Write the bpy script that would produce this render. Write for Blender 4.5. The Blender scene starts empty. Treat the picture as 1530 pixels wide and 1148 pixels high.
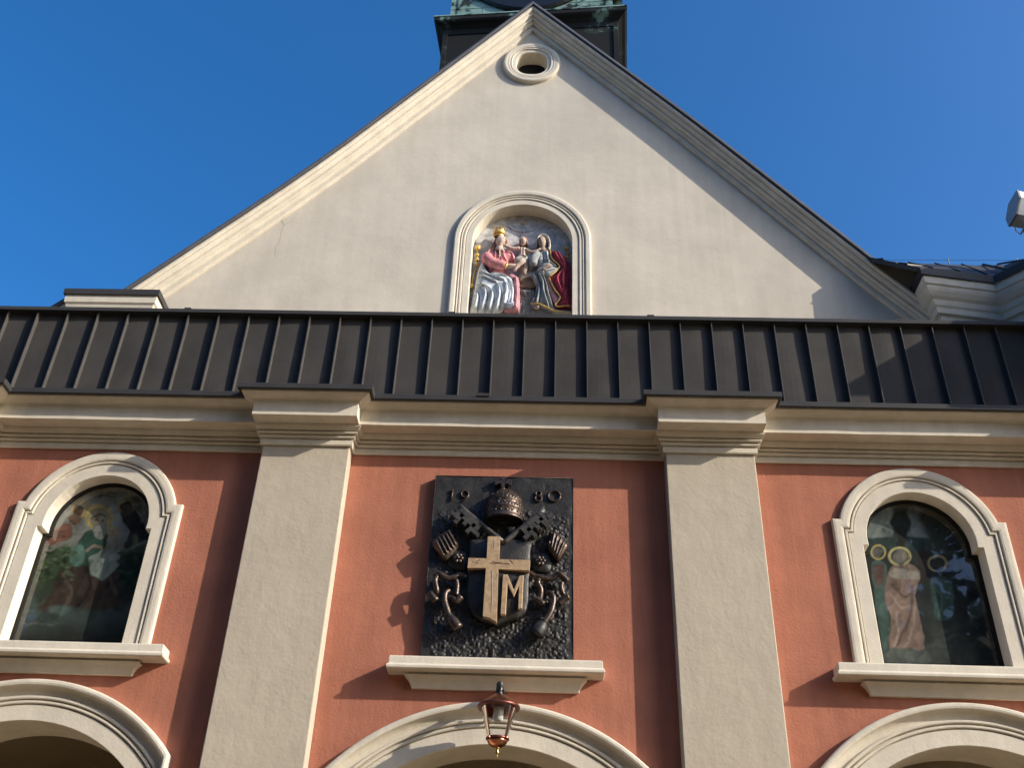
import bpy, bmesh, math, random
import numpy as np
from mathutils import Vector, Matrix
from mathutils.geometry import tessellate_polygon
random.seed(7); rng = np.random.default_rng(7)
R = math.radians
SC = bpy.context.scene; COL = SC.collection

# ------------------------------------------------------------------ camera, sky, sun, exposure
SUN = Vector((2.35, -1.0, 1.21)).normalized()
cd = bpy.data.cameras.new('camera'); cam = bpy.data.objects.new('camera', cd); COL.objects.link(cam)
cd.sensor_fit = 'HORIZONTAL'; cd.sensor_width = 36; cd.lens = 36.0; cd.clip_end = 3000; cd.clip_start = .1
rt = Vector((0.9992909, 0.0172751, 0.0334543)); up = Vector((-0.0178214, -0.565676, 0.824435)); fw = Vector((-0.0331665, 0.8244466, 0.564967))
m = Matrix((( rt.x, up.x, -fw.x, 0), (rt.y, up.y, -fw.y, -11.0), (rt.z, up.z, -fw.z, 1.6), (0, 0, 0, 1)))
# right vector components are along the first camera axis (world X, Y, Z)
cam.matrix_world = m
SC.camera = cam
w = bpy.data.worlds.new('World'); SC.world = w; w.use_nodes = True
nt = w.node_tree; bg = nt.nodes['Background']
sky = nt.nodes.new('ShaderNodeTexSky'); sky.sky_type = 'NISHITA'; sky.sun_disc = False
sky.sun_elevation = math.asin(SUN.z); sky.sun_rotation = math.atan2(SUN.x, SUN.y)
sky.altitude = 300; sky.air_density = 1.0; sky.dust_density = 4.0; sky.ozone_density = 6.0
hs = nt.nodes.new('ShaderNodeHueSaturation'); hs.inputs['Saturation'].default_value = 1.22
nt.links.new(sky.outputs[0], hs.inputs['Color']); nt.links.new(hs.outputs[0], bg.inputs[0]); bg.inputs[1].default_value = 0.15
sl = bpy.data.lights.new('sun', 'SUN'); sl.energy = 3.4; sl.angle = R(.53); sl.color = (1.0, .91, .77)
so = bpy.data.objects.new('sun', sl); COL.objects.link(so); so.rotation_euler = (-SUN).to_track_quat('-Z', 'Y').to_euler()
so.location = (30, -20, 30)
SC.view_settings.view_transform = 'Standard'; SC.view_settings.look = 'None'
SC.view_settings.exposure = 0.70; SC.view_settings.gamma = 1.0
SC.cycles.max_bounces = 8; SC.cycles.transparent_max_bounces = 12

# ------------------------------------------------------------------ materials
MATS = {}
def nodes(name):
    mt = bpy.data.materials.new(name); mt.use_nodes = True; MATS[name] = mt
    n = mt.node_tree.nodes; l = mt.node_tree.links; b = n['Principled BSDF']
    return mt, n, l, b
def mat(name, col, rough=.8, var=.12, vscale=3., bump=0., bscale=40., metal=0., spec=.3, col2=None, bump2=0., b2scale=6., streak=0.):
    mt, n, l, b = nodes(name)
    b.inputs['Roughness'].default_value = rough; b.inputs['Metallic'].default_value = metal
    b.inputs['Specular IOR Level'].default_value = spec
    tc = n.new('ShaderNodeTexCoord')
    nz = n.new('ShaderNodeTexNoise'); nz.inputs['Scale'].default_value = vscale; nz.inputs['Detail'].default_value = 6; nz.inputs['Roughness'].default_value = .62
    l.new(tc.outputs['Object'], nz.inputs['Vector'])
    c2 = col2 or tuple(max(0, c * (1 - var * 1.6)) for c in col)
    c1 = tuple(min(1, c * (1 + var * .6)) for c in col)
    rp = n.new('ShaderNodeValToRGB'); rp.color_ramp.elements[0].position = .3; rp.color_ramp.elements[1].position = .68
    rp.color_ramp.elements[0].color = (*c2, 1); rp.color_ramp.elements[1].color = (*c1, 1)
    l.new(nz.outputs['Fac'], rp.inputs['Fac']); out = rp.outputs['Color']
    if streak:                                             # rain streaks: noise stretched down the wall
        mp = n.new('ShaderNodeMapping'); mp.inputs['Scale'].default_value = (9, 9, .45); l.new(tc.outputs['Object'], mp.inputs['Vector'])
        ns = n.new('ShaderNodeTexNoise'); ns.inputs['Scale'].default_value = 1.; ns.inputs['Detail'].default_value = 5; l.new(mp.outputs[0], ns.inputs['Vector'])
        r2 = n.new('ShaderNodeValToRGB'); r2.color_ramp.elements[0].position = .36; r2.color_ramp.elements[1].position = .62
        r2.color_ramp.elements[0].color = (1 - streak, 1 - streak, 1 - streak, 1); r2.color_ramp.elements[1].color = (1, 1, 1, 1)
        l.new(ns.outputs['Fac'], r2.inputs['Fac'])
        mx = n.new('ShaderNodeMix'); mx.data_type = 'RGBA'; mx.blend_type = 'MULTIPLY'; mx.inputs['Factor'].default_value = 1
        l.new(out, mx.inputs['A']); l.new(r2.outputs['Color'], mx.inputs['B']); out = mx.outputs['Result']
    l.new(out, b.inputs['Base Color'])
    prev = None
    for st, sc_, det in ((bump, bscale, 4), (bump2, b2scale, 3)):
        if st:
            nb = n.new('ShaderNodeTexNoise'); nb.inputs['Scale'].default_value = sc_; nb.inputs['Detail'].default_value = det
            l.new(tc.outputs['Object'], nb.inputs['Vector'])
            bp = n.new('ShaderNodeBump'); bp.inputs['Strength'].default_value = 1.; bp.inputs['Distance'].default_value = st
            l.new(nb.outputs['Fac'], bp.inputs['Height'])
            if prev: l.new(prev, bp.inputs['Normal'])
            prev = bp.outputs['Normal']
    if prev: l.new(prev, b.inputs['Normal'])
    return mt
RED = mat('terracotta_plaster', (.46, .182, .118), .92, .12, 1.1, .005, 34, spec=.12, bump2=.005, b2scale=7, streak=.10)
PIL = mat('grey_plaster', (.505, .44, .345), .92, .05, 2.0, 0.003, 26, spec=.15, bump2=.006, b2scale=7, streak=.05)
GAB = mat('gable_plaster', (.605, .545, .45), .92, .08, 1.1, .0015, 30, spec=.15, bump2=.006, b2scale=3, streak=.05)
MLD = mat('cream_moulding', (.69, .625, .51), .85, .08, 3.5, .003, 34, spec=.15, streak=.05)
VLT = mat('vault_plaster', (.50, .43, .31), .9, .08, 2., .004, 20, spec=.15)
MET = mat('dark_sheet_metal', (.068, .064, .060), .58, .14, 1.6, .0025, 4, metal=0., spec=.08)
EDG = mat('eave_metal', (.052, .05, .05), .55, .12, 3, spec=.2)
VRG = mat('verge_metal', (.10, .10, .11), .5, .15, 3, spec=.45)
BRZ = mat('dark_bronze', (.040, .037, .034), .46, .35, 9, .004, 60, metal=.35, spec=.5)
BRR = mat('rough_bronze', (.042, .039, .036), .48, .35, 14, .006, 55, metal=.3, spec=.5)
CUB = mat('worn_bronze', (.115, .084, .068), .38, .35, 22, .003, 70, metal=.7, spec=.5)
GLD = mat('gilded_wood', (.50, .345, .20), .5, .22, 16, .002, 60, metal=.15, spec=.4, streak=.0)
GRD = mat('stone_paving', (.21, .155, .09), .9, .15, 1.0, .004, 12)
GRS = None
COP = mat('copper', (.62, .25, .15), .28, .15, 10, metal=1.)
COD = mat('dark_copper', (.20, .075, .06), .4, .2, 10, metal=.8)
BRS = mat('brass', (.75, .50, .18), .25, .1, 10, metal=1.)
BLK = mat('black_iron', (.012, .012, .013), .35, .1, 10, spec=.5)
GOL = mat('gold_paint', (.78, .50, .14), .42, .2, 14, metal=.3)
WHT = mat('white_enamel', (.80, .80, .78), .35, .03, 5, spec=.5)
GRY = mat('grey_enamel', (.30, .30, .29), .4, .05, 5, spec=.5)
TRK = mat('bark', (.09, .07, .05), .9, .3, 6, .02, 14)
LEF = mat('leaf', (.055, .085, .03), .6, .4, .7)
DRK = mat('dark_void', (.012, .011, .010), .9, .1)
def pat_mat(name='copper_patina', sh=0., spec=.3):
    mt, n, l, b = nodes(name); b.inputs['Roughness'].default_value = .65; b.inputs['Specular IOR Level'].default_value = spec
    tc = n.new('ShaderNodeTexCoord'); a = n.new('ShaderNodeTexNoise'); a.inputs['Scale'].default_value = 1.5; a.inputs['Detail'].default_value = 8; a.inputs['Roughness'].default_value = .6
    l.new(tc.outputs['Object'], a.inputs['Vector'])
    r = n.new('ShaderNodeValToRGB'); e = r.color_ramp.elements
    e[0].position = .40 + sh; e[0].color = (.016, .016, .015, 1); e[1].position = .54 + sh; e[1].color = (.22, .34, .31, 1)
    x = e.new(.46 + sh); x.color = (.03, .04, .035, 1); y = e.new(.485 + sh); y.color = (.14, .23, .20, 1)
    l.new(a.outputs['Fac'], r.inputs['Fac']); l.new(r.outputs['Color'], b.inputs['Base Color']); return mt
PAT = pat_mat()
PAD = pat_mat('dark_patina', .155, .15)
def glass_mat(name, tint, refl=.06):
    mt, n, l, b = nodes(name); n.remove(b)
    o = [q for q in n if q.type == 'OUTPUT_MATERIAL'][0]
    t = n.new('ShaderNodeBsdfTransparent'); t.inputs[0].default_value = (*tint, 1); g = n.new('ShaderNodeBsdfGlossy'); g.inputs['Roughness'].default_value = .02
    f = n.new('ShaderNodeFresnel'); f.inputs[0].default_value = 1.52
    mx = n.new('ShaderNodeMixShader'); l.new(f.outputs[0], mx.inputs[0]); l.new(t.outputs[0], mx.inputs[1]); l.new(g.outputs[0], mx.inputs[2]); l.new(mx.outputs[0], o.inputs[0]); return mt
GLS = glass_mat('window_glass', (.80, .84, .82))
LGL = glass_mat('lantern_glass', (.93, .94, .93))
def vc_mat():
    mt, n, l, b = nodes('oil_painting'); b.inputs['Roughness'].default_value = .55; b.inputs['Specular IOR Level'].default_value = .2
    a = n.new('ShaderNodeVertexColor'); a.layer_name = 'pigment'; l.new(a.outputs['Color'], b.inputs['Base Color']); return mt
OIL = vc_mat()
def flat(name, c, rough=.92): return mat(name, tuple(min(.75, .07 + 1.2 * v) for v in c), rough, .30, 9, .004, 45, spec=.12)

# ------------------------------------------------------------------ helpers
def link(o, parent=None, **kw):
    COL.objects.link(o)
    if parent is not None: o.parent = parent
    for k, v in kw.items(): o[k] = v
    return o
def empty(name, label, cat, group=None, kind=None):
    o = bpy.data.objects.new(name, None); link(o); o['label'] = label; o['category'] = cat
    if group: o['group'] = group
    return o
def tag(o, label, cat, group=None):
    o['label'] = label; o['category'] = cat
    if group: o['group'] = group
    return o
class MB:
    def __init__(s): s.v = []; s.f = []; s.m = []
    def add(s, vs, fs, mi=0):
        k = len(s.v); s.v += [tuple(p) for p in vs]; s.f += [tuple(i + k for i in f) for f in fs]; s.m += [mi] * len(fs)
    def box(s, x0, x1, y0, y1, z0, z1, mi=0, M=None):
        vs = [Vector((x, y, z)) for x in (x0, x1) for y in (y0, y1) for z in (z0, z1)]
        if M: vs = [M @ p for p in vs]
        s.add(vs, [(0, 1, 3, 2), (4, 6, 7, 5), (0, 4, 5, 1), (2, 3, 7, 6), (0, 2, 6, 4), (1, 5, 7, 3)], mi)
    def loops(s, L, closed=False, mi=0, ends=False):     # bridge equal-length loops of points
        n = len(L[0]); k = len(s.v)
        for lp in L: s.v += [tuple(p) for p in lp]
        for a in range(len(L) - 1):
            for i in range(n if closed else n - 1):
                j = (i + 1) % n
                s.f.append((k + a * n + i, k + a * n + j, k + (a + 1) * n + j, k + (a + 1) * n + i)); s.m.append(mi)
        if ends:
            s.f.append(tuple(k + i for i in range(n))); s.m.append(mi)
            s.f.append(tuple(k + (len(L) - 1) * n + i for i in reversed(range(n)))); s.m.append(mi)
    def tube(s, pts, r, n=8, mi=0, flat=1.):
        pts = [Vector(p) for p in pts]; rr = r if isinstance(r, (list, tuple)) else [r] * len(pts); L = []
        for i, p in enumerate(pts):
            d = (pts[min(i + 1, len(pts) - 1)] - pts[max(i - 1, 0)]).normalized()
            a = d.cross(Vector((0, 1, 0)) if abs(d.y) < .9 else Vector((1, 0, 0))).normalized(); b = d.cross(a)
            L.append([p + (a * math.cos(t) + b * math.sin(t) * flat) * rr[i] for t in [2 * math.pi * q / n for q in range(n)]])
        s.loops(L, True, mi, True)
    def lathe(s, prof, c, n=24, mi=0, sy=1., cap=True):  # prof [(r,z)] about a vertical axis
        L = [[(c[0] + r * math.cos(2 * math.pi * q / n), c[1] + sy * r * math.sin(2 * math.pi * q / n), c[2] + z) for q in range(n)] for r, z in prof]
        s.loops(L, True, mi, cap)
    def ball(s, c, r, mi=0, n=10, sc=(1, 1, 1)):
        L = [[(c[0] + r * sc[0] * math.sin(a) * math.cos(t), c[1] + r * sc[1] * math.sin(a) * math.sin(t), c[2] + r * sc[2] * math.cos(a)) for t in [2 * math.pi * q / n for q in range(n)]] for a in [math.pi * (k + .02) / (n // 2 + .04) for k in range(n // 2 + 1)]]
        s.loops(L, True, mi, True)
    def prism(s, poly, y0, y1, mi=0):                    # poly [(x,z)] extruded from y0 (front) to y1 (back)
        t = tessellate_polygon([[Vector((x, z, 0)) for x, z in poly]]); n = len(poly)
        s.add([(x, y0, z) for x, z in poly], [tuple(q) for q in t], mi)
        s.add([(x, y1, z) for x, z in poly], [tuple(reversed(q)) for q in t], mi)
        k = len(s.v) - 2 * n
        for i in range(n):
            j = (i + 1) % n; s.f.append((k + i, k + j, k + n + j, k + n + i)); s.m.append(mi)
    def build(s, name, mats, parent=None, smooth=False, **kw):
        me = bpy.data.meshes.new(name); me.from_pydata(s.v, [], s.f)
        for q in (mats if isinstance(mats, (list, tuple)) else [mats]): me.materials.append(q)
        me.polygons.foreach_set('material_index', s.m)
        bm = bmesh.new(); bm.from_mesh(me); bmesh.ops.recalc_face_normals(bm, faces=bm.faces); bm.to_mesh(me); bm.free()
        if smooth: me.polygons.foreach_set('use_smooth', [True] * len(me.polygons))
        o = bpy.data.objects.new(name, me); return link(o, parent, **kw)
def plate(outer, holes, y0, y1):                         # wall slab in an XZ plane with openings
    mb = MB(); loops = [outer] + holes
    t = tessellate_polygon([[Vector((x, z, 0)) for x, z in lp] for lp in loops])
    pts = [p for lp in loops for p in lp]; n = len(pts)
    mb.add([(x, y0, z) for x, z in pts] + [(x, y1, z) for x, z in pts], [tuple(q) for q in t] + [tuple(i + n for i in reversed(q)) for q in t])
    k = 0
    for lp in loops:
        for i in range(len(lp)):
            j = (i + 1) % len(lp); mb.f.append((k + i, k + j, n + k + j, n + k + i)); mb.m.append(0)
        k += len(lp)
    return mb
def mitres(path, nrm):
    out = []
    for i in range(len(path)):
        ns = []
        for a, b in ((i - 1, i), (i, i + 1)):
            if a >= 0 and b < len(path):
                d = (Vector(path[b]) - Vector(path[a])).normalized(); ns.append(nrm(d))
        mv = ns[0] if len(ns) == 1 else (ns[0] + ns[1]) / (1 + ns[0].dot(ns[1]))
        out.append(mv)
    return out
def sweep_plan(path, prof, mb, mi=0):                    # cornice: profile (out, z) carried along a plan path
    ms = mitres(path, lambda d: Vector((d.y, -d.x)))
    L = [[(p[0] + mv.x * o, p[1] + mv.y * o, z) for o, z in prof] for p, mv in zip(path, ms)]
    mb.loops(L, True, mi, True)
def sweep_xz(path, prof, mb, y, mi=0):                   # raking moulding: profile (inward, projection)
    ms = mitres(path, lambda d: Vector((d.y, -d.x)))
    L = [[(p[0] + mv.x * a, y - b, p[1] + mv.y * a) for a, b in prof] for p, mv in zip(path, ms)]
    mb.loops(L, True, mi, True)
def arc(cx, cz, r, a0, a1, n): return [(cx + r * math.cos(R(a0 + (a1 - a0) * i / n)), cz + r * math.sin(R(a0 + (a1 - a0) * i / n))) for i in range(n + 1)]
def ring(outl, prof, mb, y, mi=0):                       # moulding round an opening: outl(d) -> outline points, prof (d, projection)
    L = [[(x, y - b, z) for x, z in outl(d)] for d, b in prof]
    mb.loops(L, False, mi)

# ------------------------------------------------------------------ ground
mb = MB(); mb.add([(-400, -400, 0), (400, -400, 0), (400, 400, 0), (-400, 400, 0)], [(0, 1, 2, 3)])
g = mb.build('ground', GRD); g['kind'] = 'structure'

# ------------------------------------------------------------------ church front
CH = empty('church', 'terracotta and cream church front with a steep white gable and dark metal roof band', 'church')
CX = -.475
PILX = [-7.5, -2.94, 2.01, 6.8]; PH = .54; PP = .20
WC = [-5.37, 4.42]
def win_in(cx, d=0., z0=5.42):
    w2, w1, zs, zc = .69 + d, .63 + d, 6.93 + d, 7.01
    a0 = math.degrees(math.asin(max(-1, min(1, (zs - zc) / w1))))
    return [(cx + w2, z0), (cx + w2, zs)] + arc(cx, zc, w1, a0, 180 - a0, 28) + [(cx - w2, zs), (cx - w2, z0)]
ARCH = [(-5.46, 5.07, 2.10), (-.49, 4.96, 2.38), (4.45, 5.09, 2.10)]      # centre, top of outer edge, outer radius
def arch_out(c, d):                                      # d from the inner edge outward (ring .43 wide)
    cx, top, ro = c; r = ro - .43 + d; zc = top - ro
    return [(cx + r * math.sin(R(50)), 0.02), *arc(cx, zc, r, 40, 140, 40), (cx - r * math.sin(R(50)), 0.02)]
wall = plate([(-13.0, -.2), (9.0, -.2), (9.0, 8.45), (-13.0, 8.45)], [win_in(c, .03, 5.36) for c in WC] + [arch_out(c, .05) for c in ARCH], 0., .45)
wall.build('front_wall', RED, CH, label='terracotta red plaster wall between the pilasters')
for x in PILX:
    mb = MB(); mb.box(x - PH, x + PH, -PP, -.002, 0, 8.03); mb.box(x - PH - .06, x + PH + .06, -PP - .07, -.003, 0.0, .9)
    o = mb.build('pilaster', PIL, CH)
    bv = o.modifiers.new('edge', 'BEVEL'); bv.width = .012; bv.segments = 2
def brk(half, p=PP, x0=-13.0, x1=9.0):
    pts = [(x0, 0)]
    for x in PILX: pts += [(x - half, 0), (x - half, -p), (x + half, -p), (x + half, 0)]
    return [q for q in pts] + [(x1, 0)]
def wob(path, step=.35, a=.004):                         # hand-run mouldings are not ruler straight
    out = []
    for i in range(len(path) - 1):
        p, q = Vector(path[i]), Vector(path[i + 1]); n = max(1, int((q - p).length / step)); d = (q - p).normalized()
        for k in range(n):
            t = p.lerp(q, k / n); e = a * random.uniform(-1, 1) if k else 0
            out.append((t.x + d.y * e, t.y - d.x * e))
    return out + [path[-1]]
mb = MB(); fr = [(-.01, 8.02), (.028, 8.015), (.035, 8.03), (.035, 8.085), (.03, 8.094), (.008, 8.096), (.008, 8.106), (.05, 8.109), (.06, 8.118), (.06, 8.136), (.052, 8.144), (.025, 8.146), (.025, 8.155), (.078, 8.158), (.088, 8.166), (.088, 8.176), (.08, 8.186), (.05, 8.188), (.05, 8.198), (.095, 8.201), (.108, 8.216), (.125, 8.236), (.135, 8.262), (-.01, 8.262)]
sweep_plan(wob(brk(PH)), fr, mb); mb.build('frieze_moulding', MLD, CH)
mb = MB(); cr = [(-.02, 8.266), (.325, 8.266), (.33, 8.262), (.335, 8.262), (.335, 8.455), (.355, 8.458), (.36, 8.470), (.385, 8.474), (.42, 8.482), (.455, 8.50), (.465, 8.508), (.475, 8.512), (.475, 8.56), (-.02, 8.60)]
sweep_plan(wob(brk(.31)), cr, mb); mb.build('cornice', MLD, CH)
mb = MB(); gt = [(.10, 8.64), (.44, 8.565), (.49, 8.525), (.515, 8.520), (.525, 8.53), (.525, 8.595), (.515, 8.603), (.50, 8.603), (.48, 8.60), (.10, 8.70)]
sweep_plan(brk(.305), gt, mb); 
for x in (-.83,): mb.box(x, x + .14, -.54, -.50, 8.585, 8.625)
mb.build('eave_gutter', EDG, CH)
# attic band clad in standing-seam sheet
mb = MB(); PY = -.15; pitch = .4125; x = -2.36 - pitch * 25; k = 0
while x < 9:
    b = random.uniform(.004, .014); t = random.uniform(-.004, .004)
    L = []
    for q in range(7):
        xx = x + pitch * q / 6; bow = b * math.sin(math.pi * q / 6)
        L.append([(xx, PY - bow * (.6 + .4 * math.sin(zz * 3 + k)) + t * (zz - 9.3), zz) for zz in (8.55, 8.9, 9.3, 9.7, 10.08)])
    mb.loops(L); hs = .064 + random.uniform(-.004, .004)
    mb.add([(x - .007, PY - .001, 8.6), (x + .007, PY - .001, 8.6), (x + .006, PY - hs, 8.64), (x - .006, PY - hs, 8.64), (x - .007, PY - .001, 10.06), (x + .007, PY - .001, 10.06), (x + .006, PY - hs, 10.045), (x - .006, PY - hs, 10.045)],
           [(0, 1, 2, 3), (4, 7, 6, 5), (3, 2, 6, 7), (0, 3, 7, 4), (1, 5, 6, 2)], 1)
    x += pitch; k += 1
o = mb.build('attic_cladding', [MET, mat('sunlit_seam_metal', (.080, .074, .068), .5, .15, 4, spec=.3)], CH, label='black standing seam metal band above the cornice', smooth=False)  # seams are the panel paint made lighter, standing in for sun glint
mb = MB(); sweep_plan([(-13.0, PY), (9.0, PY)], [(-.30, 10.15), (.06, 10.115), (.098, 10.108), (.10, 10.10), (.10, 10.052), (.09, 10.048), (.06, 10.05), (-.05, 10.04)], mb)
for x in (-1.32, 1.33, -4.9, 4.6): mb.box(x, x + .09, PY - .102, PY - .02, 10.106, 10.125)
mb.build('attic_cap', EDG, CH, label='dark metal cap flashing along the top of the seamed band')
mb = MB(); mb.add([(-13.0, .149, 10.148), (9, .149, 10.148), (9, 1.497, 10.20), (-13.0, 1.497, 10.20)], [(0, 1, 2, 3)]); mb.build('bounce_roof', mat('bounce_gravel', (.42, .37, .29), .95, .2, 30), CH)  # unseen pale roof sheet added to bounce sunlight on to the gable
# windows
WF = [(0, -.42), (0, .022), (.006, .028), (.150, .028), (.153, .010), (.161, .010), (.164, .038), (.169, .044), (.186, .044), (.191, .036), (.193, .014), (.203, .014), (.206, .045), (.216, .054), (.24, .058), (.29, .058), (.315, .054), (.325, .042), (.325, -.02)]
def sill2(cx, hw, hu, zt, name, parent):
    mb = MB(); e = .235
    sweep_plan([(cx - hw + e, .03), (cx - hw + e, 0), (cx + hw - e, 0), (cx + hw - e, .03)], [(-.01, zt - .145), (.225, zt - .148), (.24, zt - .138), (.243, zt - .112), (.238, zt - .104), (.222, zt - .088), (.219, zt - .016), (.212, zt), (-.01, zt + .02)], mb)
    e = .14
    sweep_plan([(cx - hu + e, .03), (cx - hu + e, 0), (cx + hu - e, 0), (cx + hu - e, .03)], [(-.01, zt - .30), (.045, zt - .30), (.05, zt - .28), (.062, zt - .255), (.085, zt - .215), (.11, zt - .19), (.125, zt - .178), (.13, zt - .172), (.10, zt - .165), (.10, zt - .146), (-.01, zt - .146)], mb)
    o = mb.build(name, MLD, parent); bv = o.modifiers.new('edge', 'BEVEL'); bv.width = .006; bv.segments = 2; bv.limit_method = 'ANGLE'; return o
for c, lab in zip(WC, ('arched window on the left with a painted saint behind dark glass', 'arched window on the right with painted robed figures behind dark glass')):
    mb = MB(); ring(lambda d: win_in(c, d), WF, mb, 0); fo = mb.build('window', MLD, CH, label=lab)
    sill2(c, 1.26, .99, 5.455, 'window_sill', fo)
    mb = MB(); ln = win_in(c, -.02, 5.44)                # dark timber rebate holding the glass
    ring(lambda d: win_in(c, d - .06, 5.47 + (0 if d > .03 else .0)), [(.02, -.20), (.02, -.166), (.062, -.166)], mb, 0); mb.build('window_rebate', DRK, fo)
    mb = MB(); pl = win_in(c, .004, 5.42); t = tessellate_polygon([[Vector((x, z, 0)) for x, z in pl]]); mb.add([(x, .182, z) for x, z in pl], [tuple(q) for q in t]); mb.build('window_pane', GLS, fo)
# arches of the porch
AF = [(0, -.55), (0, .03), (.006, .036), (.165, .036), (.168, .012), (.178, .012), (.181, .046), (.19, .052), (.205, .052), (.211, .046), (.214, .018), (.226, .018), (.229, .056), (.238, .062), (.254, .062), (.261, .054), (.264, .03), (.275, .024), (.30, .028), (.325, .042), (.345, .066), (.356, .092), (.36, .112), (.366, .12), (.385, .126), (.41, .124), (.424, .115), (.43, .10), (.43, -.01)]
for c in ARCH:
    mb = MB(); ring(lambda d: arch_out(c, d), AF, mb, 0); mb.build('arch_surround', MLD, CH)
mb = MB(); mb.box(-13.0, 9, 5.0, 5.2, 0, 8.3)                       # porch interior: back wall, end walls, vault
for c in ARCH:
    cx, top, ro = c; zc = top - ro; L = []
    for y in (.551, 5.0): L.append([(cx + (ro + .12) * math.sin(R(52)) + .12, y, 0)] + [(x, y, z) for x, z in arc(cx, zc + .08, ro + .10, 38, 142, 30)] + [(cx - (ro + .12) * math.sin(R(52)) - .12, y, 0)])
    mb.loops(L)
    L = [[(x, .5505, z) for x, z in arch_out(c, .0)], [(x, .5505, z) for x, z in ([L[0][0][0::2]] + [p[0::2] for p in L[0][1:-1]] + [L[0][-1][0::2]])] if False else [(x, .5505, z) for x, z in arch_out(c, .45)]]
    mb.loops(L)
mb.build('porch_vault', VLT, CH)

# unseen shadow caster off to the right, made up as a corbelled lean-to bay
mb = MB(); bp = [(7.25, .6), (7.25, -1.45), (9.0, -1.45)]
sweep_plan(bp, [(-.5, 9.68), (.02, 9.68), (.06, 9.74), (.06, 9.80), (0, 9.82), (0, 10.62), (.05, 10.64), (.10, 10.70), (-.5, 10.70)], mb)
for x in (7.5, 8.6): mb.prism([(x, 9.69), (x + .3, 9.69), (x + .3, 9.3), (x, 9.5)], -.9, .2)
mb.build('shadow_bay', GAB, CH)
mb = MB(); L = [[(x, -1.62, 10.72), (x, .7, 11.56), (x, .7, 11.64), (x, -1.62, 10.80)] for x in (7.14, 9.0)]; mb.loops(L, True, 0, True); mb.build('shadow_bay_roof', MET, CH)

# ------------------------------------------------------------------ gable
GY = 1.5
OUTL = [(-6.9, 11.18), (-6.49, 11.66), (-4.10, 14.25), (-2.67, 16.04), (-.385, 18.90)]
OUTR = [(-.385, 18.90), (2.10, 16.07), (3.10, 14.86), (5.08, 12.40), (5.5, 11.92), (6.3, 11.0)]
OUTV = OUTR[:4]
rake = OUTL + OUTR[1:]
def smooth(path, it=2):
    for _ in range(it):
        out = [path[0]]
        for a, b in zip(path[:-1], path[1:]): out += [tuple(.75 * p + .25 * q for p, q in zip(a, b)), tuple(.25 * p + .75 * q for p, q in zip(a, b))]
        path = out + [path[-1]]
    return path
rake = smooth(OUTL) + smooth(OUTR)[1:]
NC, NS, NR = -.43, 13.00, .815                             # niche centre, spring, inner radius
def niche(d): 
    r = NR + d; return [(NC + r, 10.3), (NC + r, 11.5)] + arc(NC, NS, r, 0, 180, 36) + [(NC - r, 11.5), (NC - r, 10.3)]
OC = (-.375, 17.47)
def sgp(v, e): return math.copysign(abs(v) ** e, v)
def ocu(d): return [(OC[0] + (.29 + d) * sgp(math.cos(R(a)), .8 + .2 * min(1, d / .25)), OC[1] + (.31 + d) * sgp(math.sin(R(a)), .8 + .2 * min(1, d / .25))) for a in range(0, 360, 6)]
inner = [(x, z - .02) for x, z in rake]
gab = plate([(-7.2, 8.6), *[(x, z - .05) for x, z in rake], (6.4, 8.6)], [niche(.03), ocu(.03)], GY, GY + .5)
gab.build('gable_wall', GAB, CH, label='steep pale plaster gable with an arched niche and a round window')
RK = [(0, 0), (0, .262), (.012, .275), (.045, .275), (.058, .262), (.064, .24), (.066, .212), (.075, .212), (.079, .232), (.095, .222), (.112, .205), (.122, .185), (.126, .15), (.136, .15), (.139, .168), (.165, .165), (.17, .15), (.173, .114), (.183, .114), (.20, .105), (.21, .085), (.216, .045), (.225, .045), (.228, .062), (.285, .06), (.294, .05), (.30, -.01)]
mb = MB(); sweep_xz(rake, RK, mb, GY); mb.build('raking_cornice', MLD, CH)
mb = MB(); sweep_xz(smooth(OUTL) + smooth(OUTV)[1:], [(-.012, -9), (-.012, .25), (-.012, .305), (-.02, .31), (-.062, .305), (-.07, .29), (-.085, -9)], mb, GY)
mb.build('gable_roof', VRG, CH, label='dark metal roof edge following the gable')
mb = MB(); ring(niche, [(0, -.30), (0, .015), (.006, .02), (.10, .02), (.104, .004), (.113, .004), (.116, .03), (.121, .036), (.145, .036), (.152, .03), (.155, .010), (.164, .010), (.167, .042), (.18, .046), (.19, .04), (.194, .018), (.204, .018), (.207, .052), (.225, .06), (.28, .062), (.298, .054), (.305, .04), (.305, -.01)], mb, GY); mb.build('niche_surround', MLD, CH)
mb = MB(); L = [[(x, GY - b, z) for x, z in ocu(d)] for d, b in [(0, -.42), (0, .03), (.01, .04), (.07, .045), (.075, .055), (.08, .068), (.10, .066), (.11, .058), (.115, .058), (.12, .07), (.145, .074), (.155, .068), (.16, .074), (.20, .078), (.225, .072), (.24, .06), (.245, .04), (.245, -.01)]]
mb.loops(L, True); oc = mb.build('round_window', MLD, CH)
mb = MB(); mb.prism(ocu(-.002), GY + .24, GY + .30); mb.build('louvre_shutter', DRK, oc)
for cr_ in ([(-4.47, 13.42), (-4.40, 13.30), (-4.44, 13.12), (-4.42, 12.95), (-4.46, 12.80), (-4.45, 12.62)], [(-4.40, 13.30), (-4.28, 13.42), (-4.22, 13.55)]):
    mb = MB(); mb.tube([(x + random.uniform(-.02, .02), GY - .0005, z) for x, z in cr_], .0028, 5); mb.build('hairline_crack', mat('crack_grey', (.36, .33, .28)), CH)  # cracks drawn as thin grey tubes
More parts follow.
